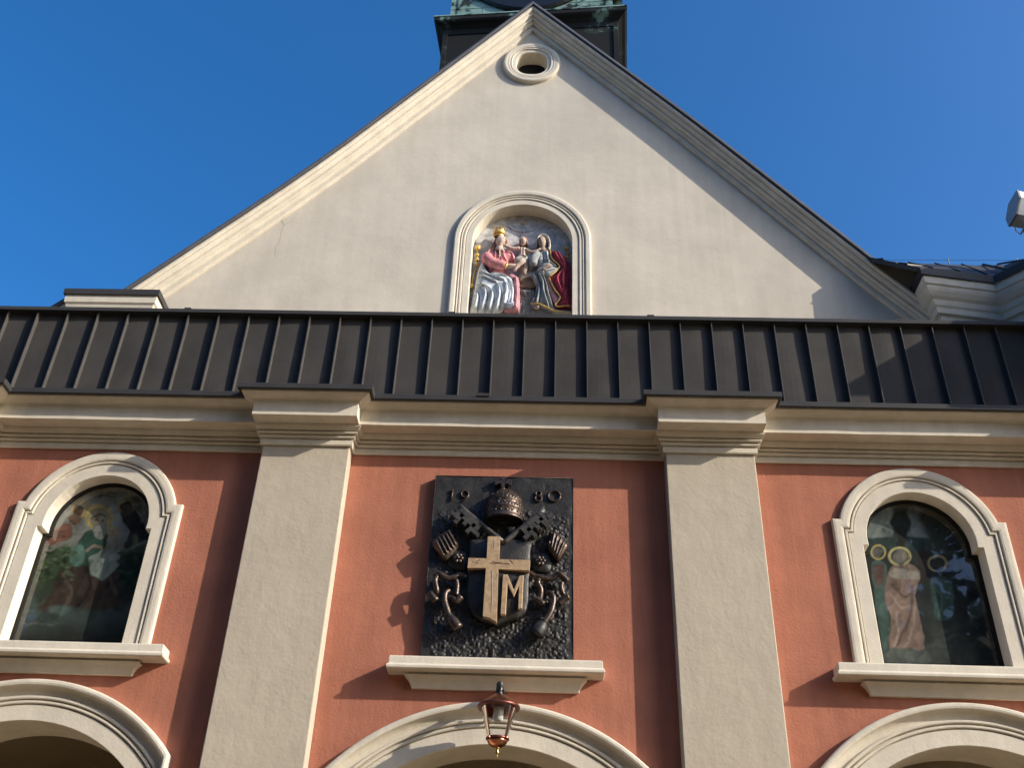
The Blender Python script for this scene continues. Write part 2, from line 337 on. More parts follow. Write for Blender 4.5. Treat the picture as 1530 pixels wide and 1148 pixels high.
# blocks with cornices at the feet of the gable
FC = [(0, -.55), (.05, -.54), (.06, -.47), (.065, -.45), (.09, -.42), (.10, -.38), (.11, -.34), (.15, -.30), (.19, -.24), (.205, -.20), (.21, -.16), (.235, -.14), (.24, -.05), (.235, 0), (0, .02)]
def block(path, zt, parent, dark=.085):
    mb = MB(); sweep_plan(path, [(o - 0, zt - dark + z) for o, z in FC], mb); mb.build('foot_cornice', MLD, parent)
    mb = MB(); sweep_plan(path, [(0, zt + .10), (.23, zt - dark + .005), (.262, zt - dark - .015), (.27, zt - dark - .012), (.272, zt), (.26, zt + .006), (0, zt + .16)], mb); mb.build('foot_flashing', EDG, parent)
mb = MB(); mb.box(-7.05, -6.13, 1.14, 1.60, 8.6, 11.3); mb.build('gable_foot', GAB, CH)
block([(-7.05, 1.6), (-7.05, 1.14), (-6.13, 1.14), (-6.13, 1.6)], 11.35, CH)
SP = [(-9.2, 9.35), (-8.2, 10.35), (-7.25, 11.27)]
mb = MB(); sweep_xz(SP, RK, mb, 1.30); mb.build('raking_cornice', MLD, CH)
mb = MB(); sweep_xz(SP, [(-.012, -5), (-.012, .305), (-.062, .305), (-.085, -5)], mb, 1.30); mb.build('aisle_roof', VRG, CH)
mb = MB(); mb.prism([(-9.2, 8.6), (-9.2, 9.3), (-8.2, 10.3), (-7.3, 11.2), (-7.0, 11.2), (-7.0, 8.6)], 1.31, 1.6); mb.build('aisle_wall', GAB, CH)
# right-hand side chapel: wall, cornice, seamed roof
RP = [(5.86, 1.6), (5.86, 1.12), (6.84, 1.28), (7.35, .72), (9.0, .5)]
mb = MB(); sweep_plan(RP, [(0, 8.6), (0, 11.8), (-.4, 11.8), (-.4, 8.6)], mb); mb.prism([(5.02, 12.42), (5.20, 12.52), (5.92, 12.42), (5.92, 11.2), (5.5, 11.85)], 1.30, 1.6); mb.box(8.25, 10., -.35, 2.5, 8.6, 13.28); mb.build('chapel_wall', GAB, CH, label='shaded cream wall of the side chapel right of the gable')  # tall end block is added out of view to keep the cornice in shade
block(RP, 11.96, CH, .12)
mb = MB(); rp = [(5.02, 1.12, 12.42), (5.60, .86, 12.0), (6.86, 1.02, 11.975), (7.25, .5, 11.975), (9.0, -.9, 11.975)]
bk = [(5.10, 2.2, 13.28), (5.85, 2.2, 13.27), (7.2, 2.25, 13.28), (7.7, 2.25, 13.30), (9.5, 2.25, 13.3)]
for i in range(4):
    a, b, c_, d_ = map(Vector, (rp[i], rp[i + 1], bk[i + 1], bk[i])); dn = Vector((0, 0, -.10))
    mb.add([a, b, c_, d_, a + dn, b + dn, c_ + dn, d_ + dn], [(0, 1, 2, 3), (0, 4, 5, 1), (4, 7, 6, 5)])
    n = max(2, int((b - a).length / .33))
    for k in range(n):
        p, q = a.lerp(b, (k + .5) / n), d_.lerp(c_, (k + .5) / n); s = (b - a).normalized() * .010; o3 = Vector((0, -.015, .022))
        mb.add([p - s, p + s, q + s, q - s, p - s + o3, p + s + o3, q + s + o3, q - s + o3], [(4, 5, 6, 7), (0, 4, 7, 3), (1, 2, 6, 5), (0, 1, 5, 4)])
mb.build('chapel_roof', MET, CH, label='dark seamed metal roof over the side chapel')

# ------------------------------------------------------------------ clock tower behind the ridge
TW = empty('clock_tower', 'green and black copper clad clock tower rising behind the gable tip', 'tower')
TM = Matrix.Translation((-.36, 5.3, -.3)) @ Matrix.Rotation(R(-4.2), 4, 'Z')
def sq(h): return [(-h, -h), (h, -h), (h, h), (-h, h)]
mb = MB(); h = 1.93
mb.box(-h, h, -h, h, 13.0, 21.62, 0); mb.build('tower_base', PAD, TW)
mb = MB(); L = []
for h_, z in [(1.90, 21.3), (1.95, 21.32), (1.97, 21.45), (2.05, 21.52), (2.12, 21.56), (2.15, 21.60), (2.15, 21.70), (2.10, 21.74), (1.9, 21.84)]: L.append([(*q, z) for q in sq(h_)])
mb.loops(L, True, 0, True); L = [[(*q_, z) for q_ in sq(h_)] for h_, z in ((2.10, 21.705), (2.165, 21.71), (2.165, 21.745), (2.08, 21.76))]; mb.loops(L, True, 1, True); mb.build('tower_cornice', [PAD, PAT], TW)
mb = MB(); mb.box(-1.86, 1.86, -1.86, 1.86, 21.70, 27.0)
for s in (-1, 1):
    for k in range(5): mb.box(s * 1.70 - .012, s * 1.70 + .012, -1.875, -1.86, 21.84, 27)
for z in (22.35, 23.2, 24.05, 24.9): mb.box(-1.86, 1.86, -1.868, -1.855, z, z + .02)
for x in (-1.1, -.4, .35, 1.05): mb.box(x - .01, x + .01, -1.868, -1.855, 21.8, 27)
mb.build('tower_belfry', PAT, TW)
mb = MB()
for s in (-1, 1):
    mb.box(s * 1.90 - .05, s * 1.90 + .05, -1.96, -1.88, 13, 21.32)
mb.build('corner_board', PAD, TW)
mb = MB(); cz = 23.66; r = 1.5
mb.lathe([(r + .06, 0), (r + .06, .05), (r, .09)], (0, 0, 0), 48, 1)
mb.lathe([(r, .07), (.01, .075)], (0, 0, 0), 48, 1)
def bar(a, r0, r1, wd, off=0):
    c, s = math.cos(a), math.sin(a); t = Vector((-s, c, 0)); o = Vector((c, s, 0)); z = Vector((0, 0, .085)); ps = []
    for rr, sg in ((r0, -1), (r0, 1), (r1, 1), (r1, -1)): ps.append(o * rr + t * (off + sg * wd) + z)
    mb.add(ps, [(0, 1, 2, 3)], 2)
for k in range(60): bar(2 * math.pi * k / 60, r - .035, r - .01, .010)
NUM = ['XII', 'I', 'II', 'III', 'IIII', 'V', 'VI', 'VII', 'VIII', 'IX', 'X', 'XI']
for k, q in enumerate(NUM):
    a = math.pi / 2 - 2 * math.pi * k / 12; n = len(q)
    for i, ch in enumerate(q):
        off = -((i - (n - 1) / 2) * .12)
        if ch == 'I': bar(a, r - .38, r - .05, .024, off)
        else:
            for sg in (-1, 1):
                c, s = math.cos(a), math.sin(a); t = Vector((-s, c, 0)); o = Vector((c, s, 0)); z = Vector((0, 0, .085))
                e0 = 0 if ch == 'V' else -sg * .045
                p0 = o * (r - .38) + t * (off + e0); p1 = o * (r - .05) + t * (off + sg * .045)
                mb.add([p0 - t * .018 + z, p0 + t * .018 + z, p1 + t * .018 + z, p1 - t * .018 + z], [(0, 1, 2, 3)], 2)
bar(R(58), -.2, 1.0, .035); bar(R(130), -.15, .7, .05)
M4 = Matrix.Translation((0, -1.86, cz)) @ Matrix.Rotation(R(90), 4, 'X')
mb.v = [tuple(M4 @ Vector(p)) for p in mb.v]
mb.build('clock_face', [PAT, BLK, GOL], TW, label='round black clock face with gold numerals')
mb = MB(); mb.loops([[(*q, z) for q in sq(hh)] for hh, z in ((2.2, 27), (2.2, 27.1), (1.5, 28.2), (.9, 30), (.3, 32.5), (.02, 35))], True, 0, True); mb.build('tower_roof', PAT, TW)
for o in list(TW.children):
    o.data.transform(TM)

# ------------------------------------------------------------------ floodlight on its mast, thin roof wire
FL = empty('floodlight', 'white box floodlight on a mast above the right roof', 'floodlight')
MF = Matrix.Translation((7.40, 1.0, 13.37)) @ Matrix.Rotation(R(2), 4, 'Z') @ Matrix.Rotation(R(14), 4, 'Y')
sec = [(-.17, .29), (-.27, .02), (-.15, -.27), (.15, -.27), (.27, .02), (.17, .29)]
mb = MB(); mb.loops([[MF @ Vector((x, y * k, z * k)) for y, z in sec] for x, k in ((0, .92), (.14, .92), (.36, .84), (.48, .56))], True, 0, True); mb.build('floodlight_housing', WHT, FL)
mb = MB(); mb.loops([[MF @ Vector((x, y * k, z * k)) for y, z in sec] for x, k in ((-.035, .94), (-.03, .96), (-.004, .96), (-.002, .94))], True, 0, True); mb.build('front_frame', GRY, FL)
mb = MB(); mb.tube([MF @ Vector(p) for p in ((.05, -.29, .05), (.07, -.29, -.12), (.16, -.20, -.31), (.18, .20, -.31), (.14, .29, -.16), (.12, .29, .04))], .014, 6); mb.build('yoke', WHT, FL)
mb = MB(); mb.tube([(7.72, 1.06, 12.0), (7.72, 1.06, 13.02)], .035, 10); mb.box(7.52, 7.78, .94, 1.16, 12.93, 13.06); mb.build('mast', BLK, FL)
WR = empty('lightning_wire', 'thin lightning wire on short clips along the right roof', 'wire')
wp = [(5.02, 1.2, 12.47), (5.6, 2.2, 13.33), (6.75, 2.2, 13.345), (7.9, 2.2, 13.36), (9.0, 2.2, 13.36)]
mb = MB(); mb.tube(wp, .003, 5); mb.build('wire', BLK, WR)
for p in wp[1:4]:
    mb = MB(); mb.tube([(p[0], p[1], p[2] - .10), (p[0], p[1], p[2] + .04)], .009, 5); mb.build('clip', BLK, WR)

# ------------------------------------------------------------------ copper lantern
LN = empty('wall_lantern', 'copper and glass lantern hanging on a bracket over the middle arch', 'lantern')
lx, ly = -.425, -.47
mb = MB(); mb.tube([(lx, -.0, 5.05), (lx, -.20, 5.06), (lx, ly + .02, 5.03), (lx, ly, 4.99), (lx, ly, 4.92)], .036, 10)
mb.tube([(lx + .055, -.02, 4.84), (lx + .05, -.16, 4.86), (lx + .045, -.26, 4.95), (lx + .03, -.25, 5.04)], .012, 6)
mb.lathe([(.075, 0), (.075, .02), (.05, .03)], (lx, -.012, 5.03), 14); mb.lathe([(.045, 0), (.05, .02), (.03, .045), (.036, .06), (.03, .075)], (lx, ly, 4.905), 14); mb.build('bracket', BLK, LN, True)
mb = MB(); mb.lathe([(.035, 4.925), (.06, 4.918), (.09, 4.90), (.135, 4.865), (.175, 4.83), (.20, 4.805)], (lx, ly, 0), 32, cap=False)
mb.lathe([(.19, 4.806), (.13, 4.85), (.05, 4.89), (.03, 4.895)], (lx, ly, 0), 32, cap=False); mb.build('copper_hood', COP, LN, True)
mb = MB(); mb.lathe([(.20, 4.808), (.215, 4.805), (.222, 4.79), (.215, 4.772), (.20, 4.775), (.192, 4.79)], (lx, ly, 0), 36); mb.build('hood_rim', COD, LN, True)
mb = MB(); mb.lathe([(.185, 4.785), (.105, 4.475)], (lx, ly, 0), 32, cap=False); mb.build('lantern_glass', LGL, LN, True)
for k in range(4):
    a = R(45 + 90 * k + 4); mb = MB(); mb.tube([(lx + .192 * math.cos(a), ly + .192 * math.sin(a), 4.785), (lx + .113 * math.cos(a), ly + .113 * math.sin(a), 4.465)], .006, 6)
    mb.ball((lx + .125 * math.cos(a), ly + .125 * math.sin(a), 4.468), .014); mb.build('rib', COP, LN)
mb = MB(); mb.lathe([(.10, 4.487), (.116, 4.483), (.12, 4.47), (.113, 4.458), (.095, 4.462)], (lx, ly, 0), 32); mb.build('lower_ring', COD, LN, True)
mb = MB(); mb.lathe([(.108, 4.462), (.10, 4.44), (.082, 4.415), (.055, 4.395), (.028, 4.385)], (lx, ly, 0), 28); mb.build('copper_bowl', COP, LN, True)
mb = MB(); mb.lathe([(.026, 4.39), (.03, 4.378), (.014, 4.366), (.02, 4.352), (.026, 4.338), (.014, 4.318), (.01, 4.306), (.013, 4.296), (.003, 4.285)], (lx, ly, 0), 16); mb.build('finial', BRS, LN, True)
mb = MB(); mb.lathe([(.05, 4.84), (.052, 4.75), (.05, 4.66), (.03, 4.645)], (lx, ly, 0), 20)
mb.build('lamp_tube', flat('frosted_glass', (.62, .66, .66), .35), LN, True)
for sg in (-1, 1):
    mb = MB(); mb.add([(lx + sg * .06, ly + .02, 4.82), (lx + sg * .165, ly + .06, 4.80), (lx + sg * .12, ly + .04, 4.70), (lx + sg * .06, ly + .02, 4.69)], [(0, 1, 2, 3)]); mb.add([(lx + sg * .06, ly + .024, 4.82), (lx + sg * .165, ly + .064, 4.80), (lx + sg * .12, ly + .044, 4.70), (lx + sg * .06, ly + .024, 4.69)], [(3, 2, 1, 0)])
    mb.build('reflector', COP, LN)

# ------------------------------------------------------------------ trees across the square (mirrored in the panes)
LV = None
def tree(x, y, hgt, rad, label):
    t = empty('tree', label, 'tree', 'trees across the square'); t.location = (x, y, 0)
    mb = MB(); L = []; mb.tube([(0, 0, 0), (.1, .1, hgt * .2), (-.1, .2, hgt * .45), (0, 0, hgt * .8)], [.42, .34, .26, .08], 10)
    for k in range(7):
        a = k * 2.4; z = hgt * (.35 + .06 * k); mb.tube([(0, 0, z), (rad * .4 * math.cos(a), rad * .4 * math.sin(a), z + rad * .3), (rad * .75 * math.cos(a), rad * .75 * math.sin(a), z + rad * .45)], [.16, .1, .03], 6)
    mb.build('trunk', TRK, t)
    n = 16000; cl = rng.normal(size=(60, 3)); cl /= np.linalg.norm(cl, axis=1)[:, None]; cl *= rng.uniform(.35, 1, (60, 1)) ** .5
    cl = cl * np.array([rad, rad, hgt * .42]) + np.array([0, 0, hgt * .56])
    c = cl[rng.integers(0, 60, n)] + rng.normal(size=(n, 3)) * rad * .2
    u = rng.normal(size=(n, 3)); u /= np.linalg.norm(u, axis=1)[:, None]; v = np.cross(u, rng.normal(size=(n, 3))); v /= np.linalg.norm(v, axis=1)[:, None]
    s = rng.uniform(.26, .52, (n, 1)); P = np.stack([c - u * s, c + v * s * .5, c + u * s, c - v * s * .5], 1).reshape(-1, 3)
    me = bpy.data.meshes.new('crown'); me.from_pydata(P.tolist(), [], [(4 * i, 4 * i + 1, 4 * i + 2, 4 * i + 3) for i in range(n)]); me.materials.append(LEF)
    link(bpy.data.objects.new('crown', me), t)
for a in ((-34, -17, 17.5, 7.0, 'wide leafy tree at the far left end of the row across the square'), (-18.5, -22, 26, 7.0, 'dense tall tree across the square, mirrored in the left pane'), (-9, -24, 19.5, 7.0, 'broad leafy tree just left of the middle of the row across the square'),
          (3, -25, 18, 6.5, 'tall leafy tree straight across from the church door'), (14.5, -25, 28, 7.0, 'leafy tree with its trunk mirrored in the right pane'), (25, -31, 17, 6.0, 'leafy tree at the right end of the row across the square')): tree(*a)

# ------------------------------------------------------------------ carved relief tools
def inside(P, poly):
    x, y = P[..., 0], P[..., 1]; r = np.zeros(x.shape, bool); n = len(poly)
    for i in range(n):
        (x0, y0), (x1, y1) = poly[i], poly[(i + 1) % n]
        c = (y0 > y) != (y1 > y)
        with np.errstate(divide='ignore', invalid='ignore'): r ^= c & (x < (x1 - x0) * (y - y0) / (y1 - y0 + 1e-12) + x0)
    return r
def pdist(P, line, closed=False):
    d = np.full(P.shape[:-1], 1e9); n = len(line)
    for i in range(n if closed else n - 1):
        a = np.array(line[i], float); b = np.array(line[(i + 1) % n], float); ab = b - a
        t = np.clip(((P - a) @ ab) / (ab @ ab + 1e-12), 0, 1)
        d = np.minimum(d, np.linalg.norm(P - (a + t[..., None] * ab), axis=-1))
    return d
def curve(pts, n=6):                                     # smooth a drawn line
    p = [np.array(q, float) for q in pts]; p = [2 * p[0] - p[1]] + p + [2 * p[-1] - p[-2]]; out = []
    for i in range(1, len(p) - 2):
        for k in range(n):
            t = k / n; out.append(tuple(.5 * ((2 * p[i]) + (-p[i - 1] + p[i + 1]) * t + (2 * p[i - 1] - 5 * p[i] + 4 * p[i + 1] - p[i + 2]) * t * t + (-p[i - 1] + 3 * p[i] - 3 * p[i + 1] + p[i + 2]) * t ** 3)))
    return out + [tuple(p[-2])]
def ccurve(pts, n=5):
    p = [np.array(q, float) for q in pts]; m_ = len(p); out = []
    for i in range(m_):
        a, b, c, d = p[i - 1], p[i], p[(i + 1) % m_], p[(i + 2) % m_]
        for k in range(n):
            t = k / n; out.append(tuple(.5 * ((2 * b) + (-a + c) * t + (2 * a - 5 * b + 4 * c - d) * t * t + (-a + 3 * b - 3 * c + d) * t ** 3)))
    return out
def carve(name, poly, to, y0, h0, puff, edge, mats, parent, folds=(), step=.011, rnd=True, noise=0.):
    """One carved piece: a height field inside an outline. to() maps drawing units to metres on the panel; y0 panel face, h0 rim height, puff bulge, edge its width."""
    if rnd: poly = ccurve(poly)
    W_ = [to(*p) for p in poly]; xs = [p[0] for p in W_]; zs = [p[1] for p in W_]
    nx = int((max(xs) - min(xs)) / step) + 3; nz = int((max(zs) - min(zs)) / step) + 3
    X, Z = np.meshgrid(min(xs) - step + step * np.arange(nx), min(zs) - step + step * np.arange(nz), indexing='ij')
    P = np.stack([X, Z], -1); ins = inside(P, W_); d = pdist(P, W_, True)
    H = h0 + puff * np.sqrt(np.clip(1 - (1 - np.clip(d / edge, 0, 1)) ** 2, 0, 1))
    for ln, wd, ht in folds:
        q = pdist(P, [to(*p) for p in curve(ln)]); H = H + ht * np.exp(-(q / wd) ** 2) * np.clip(d / .03, .25, 1)
    if noise: H = H + noise * rng.normal(size=H.shape)
    near = ~ins & (d < step * 1.5)                       # rim vertices pulled on to the outline
    idx = -np.ones(ins.shape, int); idx[ins] = np.arange(ins.sum()); V = np.stack([X[ins], y0 - H[ins], Z[ins]], -1).tolist(); F = []
    a = ins[:-1, :-1] & ins[1:, :-1] & ins[1:, 1:] & ins[:-1, 1:]
    I, J = np.nonzero(a)
    F = np.stack([idx[I, J], idx[I + 1, J], idx[I + 1, J + 1], idx[I, J + 1]], -1).tolist()
    cnt = {}
    for f in F:
        for k in range(4):
            e = (f[k], f[(k + 1) % 4]); cnt[e] = 1
    bd = [e for e in cnt if (e[1], e[0]) not in cnt]; low = {}
    for u, v in bd:                                      # skirt down to the panel
        for q in (u, v):
            if q not in low: low[q] = len(V); V.append((V[q][0], y0 + .004, V[q][2]))
        F.append((v, u, low[u], low[v]))
    me = bpy.data.meshes.new(name); me.from_pydata(V, [], F); me.materials.append(mats); me.polygons.foreach_set('use_smooth', [True] * len(F))
    bm = bmesh.new(); bm.from_mesh(me); loose = [v for v in bm.verts if not v.link_faces]; bmesh.ops.delete(bm, geom=loose, context='VERTS'); bmesh.ops.recalc_face_normals(bm, faces=bm.faces); bm.to_mesh(me); bm.free()
    return link(bpy.data.objects.new(name, me), parent)
def homog(Hm, ox, oy, k):
    def to(u, v):
        x, y = ox + u / k, oy + v / k; w_ = Hm[2][0] * x + Hm[2][1] * y + 1
        return ((Hm[0][0] * x + Hm[0][1] * y + Hm[0][2]) / w_, (Hm[1][0] * x + Hm[1][1] * y + Hm[1][2]) / w_)
    return to

# ------------------------------------------------------------------ bronze coat of arms
PQ = empty('bronze_plaque', 'dark bronze plaque with a papal coat of arms and the year 1980', 'plaque')
PT = homog([[0.01181633, 0.000210733, -9.760492], [0.0004255177, -0.008768638, 17.11441], [1.870636e-05, 0.0006125416]], 600, 690, 3.7037)
PF = -.075
KEY = mat('grey_bronze', (.085, .078, .070), .45, .3, 12, .003, 60, metal=.3, spec=.4)
step = .009; xs = np.arange(-1.318, .352, step); zs = np.arange(5.40, 7.705, step); X, Z = np.meshgrid(xs, zs, indexing='ij')
def vnoise(X, Z, s, seed):
    g_ = np.random.default_rng(seed).normal(size=(64, 64)); x, z = (X * s) % 63, (Z * s) % 63; i, j = x.astype(int), z.astype(int); a, b = x - i, z - j
    a = a * a * (3 - 2 * a); b = b * b * (3 - 2 * b)
    return g_[i, j] * (1 - a) * (1 - b) + g_[i + 1, j] * a * (1 - b) + g_[i, j + 1] * (1 - a) * b + g_[i + 1, j + 1] * a * b
rgh = np.clip((7.33 + .10 * vnoise(X, Z, 3, 5) - np.abs(X + .48) * .12 - Z) / .12, 0, 1) * np.clip((X + 1.27 + .02 * vnoise(X, Z, 6, 2)) / .06, 0, 1) * np.clip((.31 - X) / .05, 0, 1)
H = .004 * vnoise(X, Z, 7, 1) + rgh * (.003 * vnoise(X, Z, 17, 3) + .006 * vnoise(X, Z, 43, 4) + .004)
n1, n2 = X.shape; mb = MB()
V = np.stack([X, PF - H, Z], -1).reshape(-1, 3).tolist(); I, J = np.meshgrid(np.arange(n1 - 1), np.arange(n2 - 1), indexing='ij'); b0 = (I * n2 + J).ravel()
mb.add(V, np.stack([b0, b0 + n2, b0 + n2 + 1, b0 + 1], -1).tolist())
mb.box(xs[0], xs[-1], PF + .012, .0, zs[0], zs[-1])
for x0, x1, z0, z1 in ((xs[0] - .006, xs[0], zs[0], zs[-1]), (xs[-1], xs[-1] + .006, zs[0], zs[-1]), (xs[0] - .006, xs[-1] + .006, zs[-1], zs[-1] + .006)): mb.box(x0, x1, PF - .006, 0, z0, z1)
mb.build('backplate', BRR, PQ, True)
sill2(-.49, 1.17, 1.0, 5.40, 'ledge', PQ)

def P3(u, v, h): x, z = PT(u, v); return (x, PF - h, z)
def ptube(name, pts, r, hs, mt, parent=PQ, n=8):
    pts = curve(pts, 5); k = len(pts); hh = np.interp(np.linspace(0, 1, k), np.linspace(0, 1, len(hs)), hs) * .62
    rr = r if not isinstance(r, (list, tuple)) else list(np.interp(np.linspace(0, 1, k), np.linspace(0, 1, len(r)), r))
    mb = MB(); mb.tube([P3(u, v, h) for (u, v), h in zip(pts, hh)], rr, n); return mb.build(name, mt, parent, True)
def ring_pts(cu, cv, ru, rv, a0=0, a1=360, n=28): return [(cu + ru * math.cos(R(a)), cv + rv * math.sin(R(a))) for a in np.linspace(a0, a1, n)]
# year
mb = MB()
def dig(pts, r=.011): mb.tube([P3(u, v, .014) for u, v in pts], r, 6)
for ch, strokes in (('1', [[(285, 156), (275, 218)], [(284, 157), (272, 168)]]), ('9', [ring_pts(350, 182, 20, 18), curve([(370, 186), (364, 202), (338, 220)])]), ('8', [ring_pts(757, 180, 15, 13), ring_pts(757, 207, 18, 15)]), ('0', [ring_pts(845, 193, 33, 29)])):
    mb = MB()
    for q_ in strokes: dig(q_, .012)
    mb.build('numeral', CUB, PQ, True, label='raised bronze numeral ' + ch)
# tiara and cross
tx, tz = PT(566, 345); TI = bpy.data.objects.new('tiara', None)
prof = [(.245, 0), (.252, .012), (.245, .028), (.238, .04), (.238, .12), (.246, .128), (.248, .142), (.24, .152), (.228, .16), (.222, .225), (.228, .232), (.228, .244), (.218, .252), (.20, .30), (.17, .345), (.13, .385), (.08, .412), (.03, .425)]
prof = [(a * .93, b * 1.02) for a, b in prof]; mb = MB(); mb.lathe(prof, (tx, PF - .03, tz), 40, 0, .95, False); mb.lathe([(.235, .004), (.20, .05), (.05, .06)], (tx, PF - .03, tz), 40, 0, .95, False)
for z, rr, n in ((.08, .220, 10), (.19, .207, 9), (.29, .183, 8)):
    for k in range(n):
        a = math.pi + math.pi * (k + .5) / n; mb.ball((tx + rr * math.cos(a), PF - .03 + .95 * rr * math.sin(a), tz + z), .016, 0, 8, (1.3, .8, .9))
        mb.ball((tx + rr * math.cos(a + .1), PF - .03 + .95 * rr * math.sin(a + .1), tz + z + .03), .010, 0, 6)
for z, rr, n in ((.152, .226, 16), (.256, .208, 14)):
    for k in range(n):
        a = math.pi + math.pi * (k + .5) / n; c = Vector((tx + rr * math.cos(a), PF - .03 + .95 * rr * math.sin(a), tz + z)); t = Vector((-math.sin(a), math.cos(a), 0)) * .018; o_ = Vector((math.cos(a), math.sin(a), 0)) * .012
        mb.add([c - t, c + t, c + o_ + Vector((0, 0, .045)), c - o_ * .6 + Vector((0, 0, .02))], [(0, 1, 2), (1, 3, 2), (0, 2, 3)])
TIA = mb.build('tiara', CUB, PQ, True)
mb = MB(); x, z = PT(563, 130)
for a, b, c, d in ((-.022, .022, -.09, .075), (-.082, .082, -.012, .03), (-.04, .04, .055, .085), (-.098, -.07, -.03, .048), (.07, .098, -.03, .048)): mb.box(x + a, x + b, PF - .06 - abs(a) * .05 - (d - c) * .02, PF - .01, z + c, z + d)
mb.ball((x, PF - .05, z - .10), .04); mb.build('tiara_cross', CUB, PQ)
# lappets under the tiara, keys
carve('lappet', [(470, 350), (655, 352), (640, 452), (480, 450)], PT, PF, .01, .012, .05, BRZ, PQ, rnd=False)
carve('lappet', [(580, 372), (630, 372), (622, 425), (590, 420)], PT, PF, .05, .02, .05, BRZ, PQ, rnd=False)
for tip, end, sd in (((322, 270), (560, 470), -1), ((787, 290), (560, 480), 1)):
    ko = ptube('key', [tip, ((tip[0] + end[0]) / 2, (tip[1] + end[1]) / 2), end], [.036, .033, .033], [.17, .18, .20], KEY)
    A = Vector(PT(*tip)); B_ = Vector(PT(*end)); d = (B_ - A).normalized(); n = Vector((d.y, -d.x)) * (1 if sd < 0 else -1)
    mb = MB(); c_ = .048
    cells = [(1, 1), (2, 1), (3, 1), (4, 1), (5, 1), (6, 1), (7, 1), (1, 2), (3, 2), (4, 2), (5, 2), (7, 2), (0, 3), (1, 3), (2, 3), (4, 3), (6, 3), (7, 3), (8, 3), (2, 4), (6, 4)] if True else []
    for i, j in cells:
        p = A + d * (c_ * (i + .6)) + n * (c_ * (j - .3)); q = c_ * .5
        cs = [p + d * a + n * b for a, b in ((-q, -q), (q, -q), (q, q), (-q, q))]
        y0, y1 = PF - .155 + random.uniform(-.006, .006), PF - .05
        mb.add([(c.x, y0, c.y) for c in cs] + [(c.x, y1, c.y) for c in cs], [(0, 1, 2, 3), (0, 4, 5, 1), (1, 5, 6, 2), (2, 6, 7, 3), (3, 7, 4, 0), (7, 6, 5, 4)])
    mb.build('key_bit', KEY, ko)
# ribbed mantle ends
for poly, fl in (([(172, 455), (262, 388), (284, 410), (318, 480), (250, 560), (205, 520)], [[(190, 448), (232, 535)], [(207, 434), (252, 522)], [(224, 420), (270, 508)], [(241, 406), (288, 494)], [(257, 392), (304, 480)]]),
                 ([(822, 398), (870, 418), (918, 470), (905, 510), (860, 565), (800, 478), (818, 440)], [[(826, 402), (815, 480)], [(846, 410), (828, 500)], [(866, 422), (840, 520)], [(885, 440), (850, 538)], [(902, 458), (860, 556)]])):
    carve('ribbed_mantle', poly, PT, PF, .05, .045, .10, CUB, PQ, [(l, .014, .034) for l in fl], .009)
for u, v in ((315, 548), (768, 562)):
    mb = MB()
    for k in range(6): a = k * math.pi / 3; x, y_, z = P3(u, v, .07); mb.ball((x + .04 * math.cos(a), y_, z + .04 * math.sin(a)), .026, 0, 8, (1, .6, 1))
    mb.ball(P3(u, v, .085), .022, 0, 8); mb.build('rosette', CUB, PQ, True)
    carve('mantle_fold', [(u - 60, v - 40), (u + 10, v - 60), (u + 65, v - 30), (u + 55, v + 50), (u - 10, v + 60), (u - 55, v + 30)], PT, PF, .0, .055, .12, BRZ, PQ)
# shield
SH = [(380, 450), (430, 447), (560, 447), (700, 450), (742, 456), (722, 480), (714, 530), (712, 600), (708, 700), (706, 790), (692, 850), (650, 885), (590, 900), (530, 925), (490, 905), (440, 893), (395, 865), (367, 815), (362, 740), (366, 620), (376, 520)]
sh = carve('shield', SH, PT, PF, .085, .075, .55, BRZ, PQ, rnd=False, noise=.0004)
def extr(name, poly, h0, h1, mt, parent, bev=.008):
    mb = MB(); W_ = [PT(*p) for p in poly]; mb.prism(W_, PF - h1, PF - h0); o = mb.build(name, mt, parent)
    b = o.modifiers.new('edge', 'BEVEL'); b.width = bev; b.segments = 2; b.limit_method = 'ANGLE'; return o
SX = extr('shield_cross', [(480, 452), (548, 452), (542, 577), (712, 583), (706, 640), (538, 632), (529, 923), (490, 900), (453, 890), (470, 626), (369, 626), (374, 570), (474, 573)], .10, .185, GLD, sh)
extr('letter_m', [(564, 660), (588, 660), (622, 745), (652, 668), (676, 664), (668, 845), (645, 851), (650, 722), (622, 782), (588, 712), (578, 880), (550, 880)], .10, .180, GLD, sh, .006)
# small chisel marks on the arms of the cross
mb = MB()
for a, b in (((490, 600), (600, 603)), ((505, 592), (560, 594)), ((600, 580), (618, 600)), ((505, 640), (500, 870)), ((515, 470), (512, 520)), ((395, 592), (405, 590)), ((412, 598), (430, 600)), ((420, 590), (440, 580))): mb.tube([P3(*a, .186), P3((a[0] + b[0]) / 2 + 3, (a[1] + b[1]) / 2 + random.uniform(-4, 4), .186), P3(*b, .186)], .0035, 5)
ck = mb.build('chisel_mark', BLK, sh)
bm = bmesh.new(); bm.from_mesh(SX.data); k0 = len(bm.faces); bm.from_mesh(ck.data); bm.faces.ensure_lookup_table()
for f in bm.faces[k0:]: f.material_index = 1
bm.to_mesh(SX.data); bm.free(); SX.data.materials.append(BLK); bpy.data.objects.remove(ck)
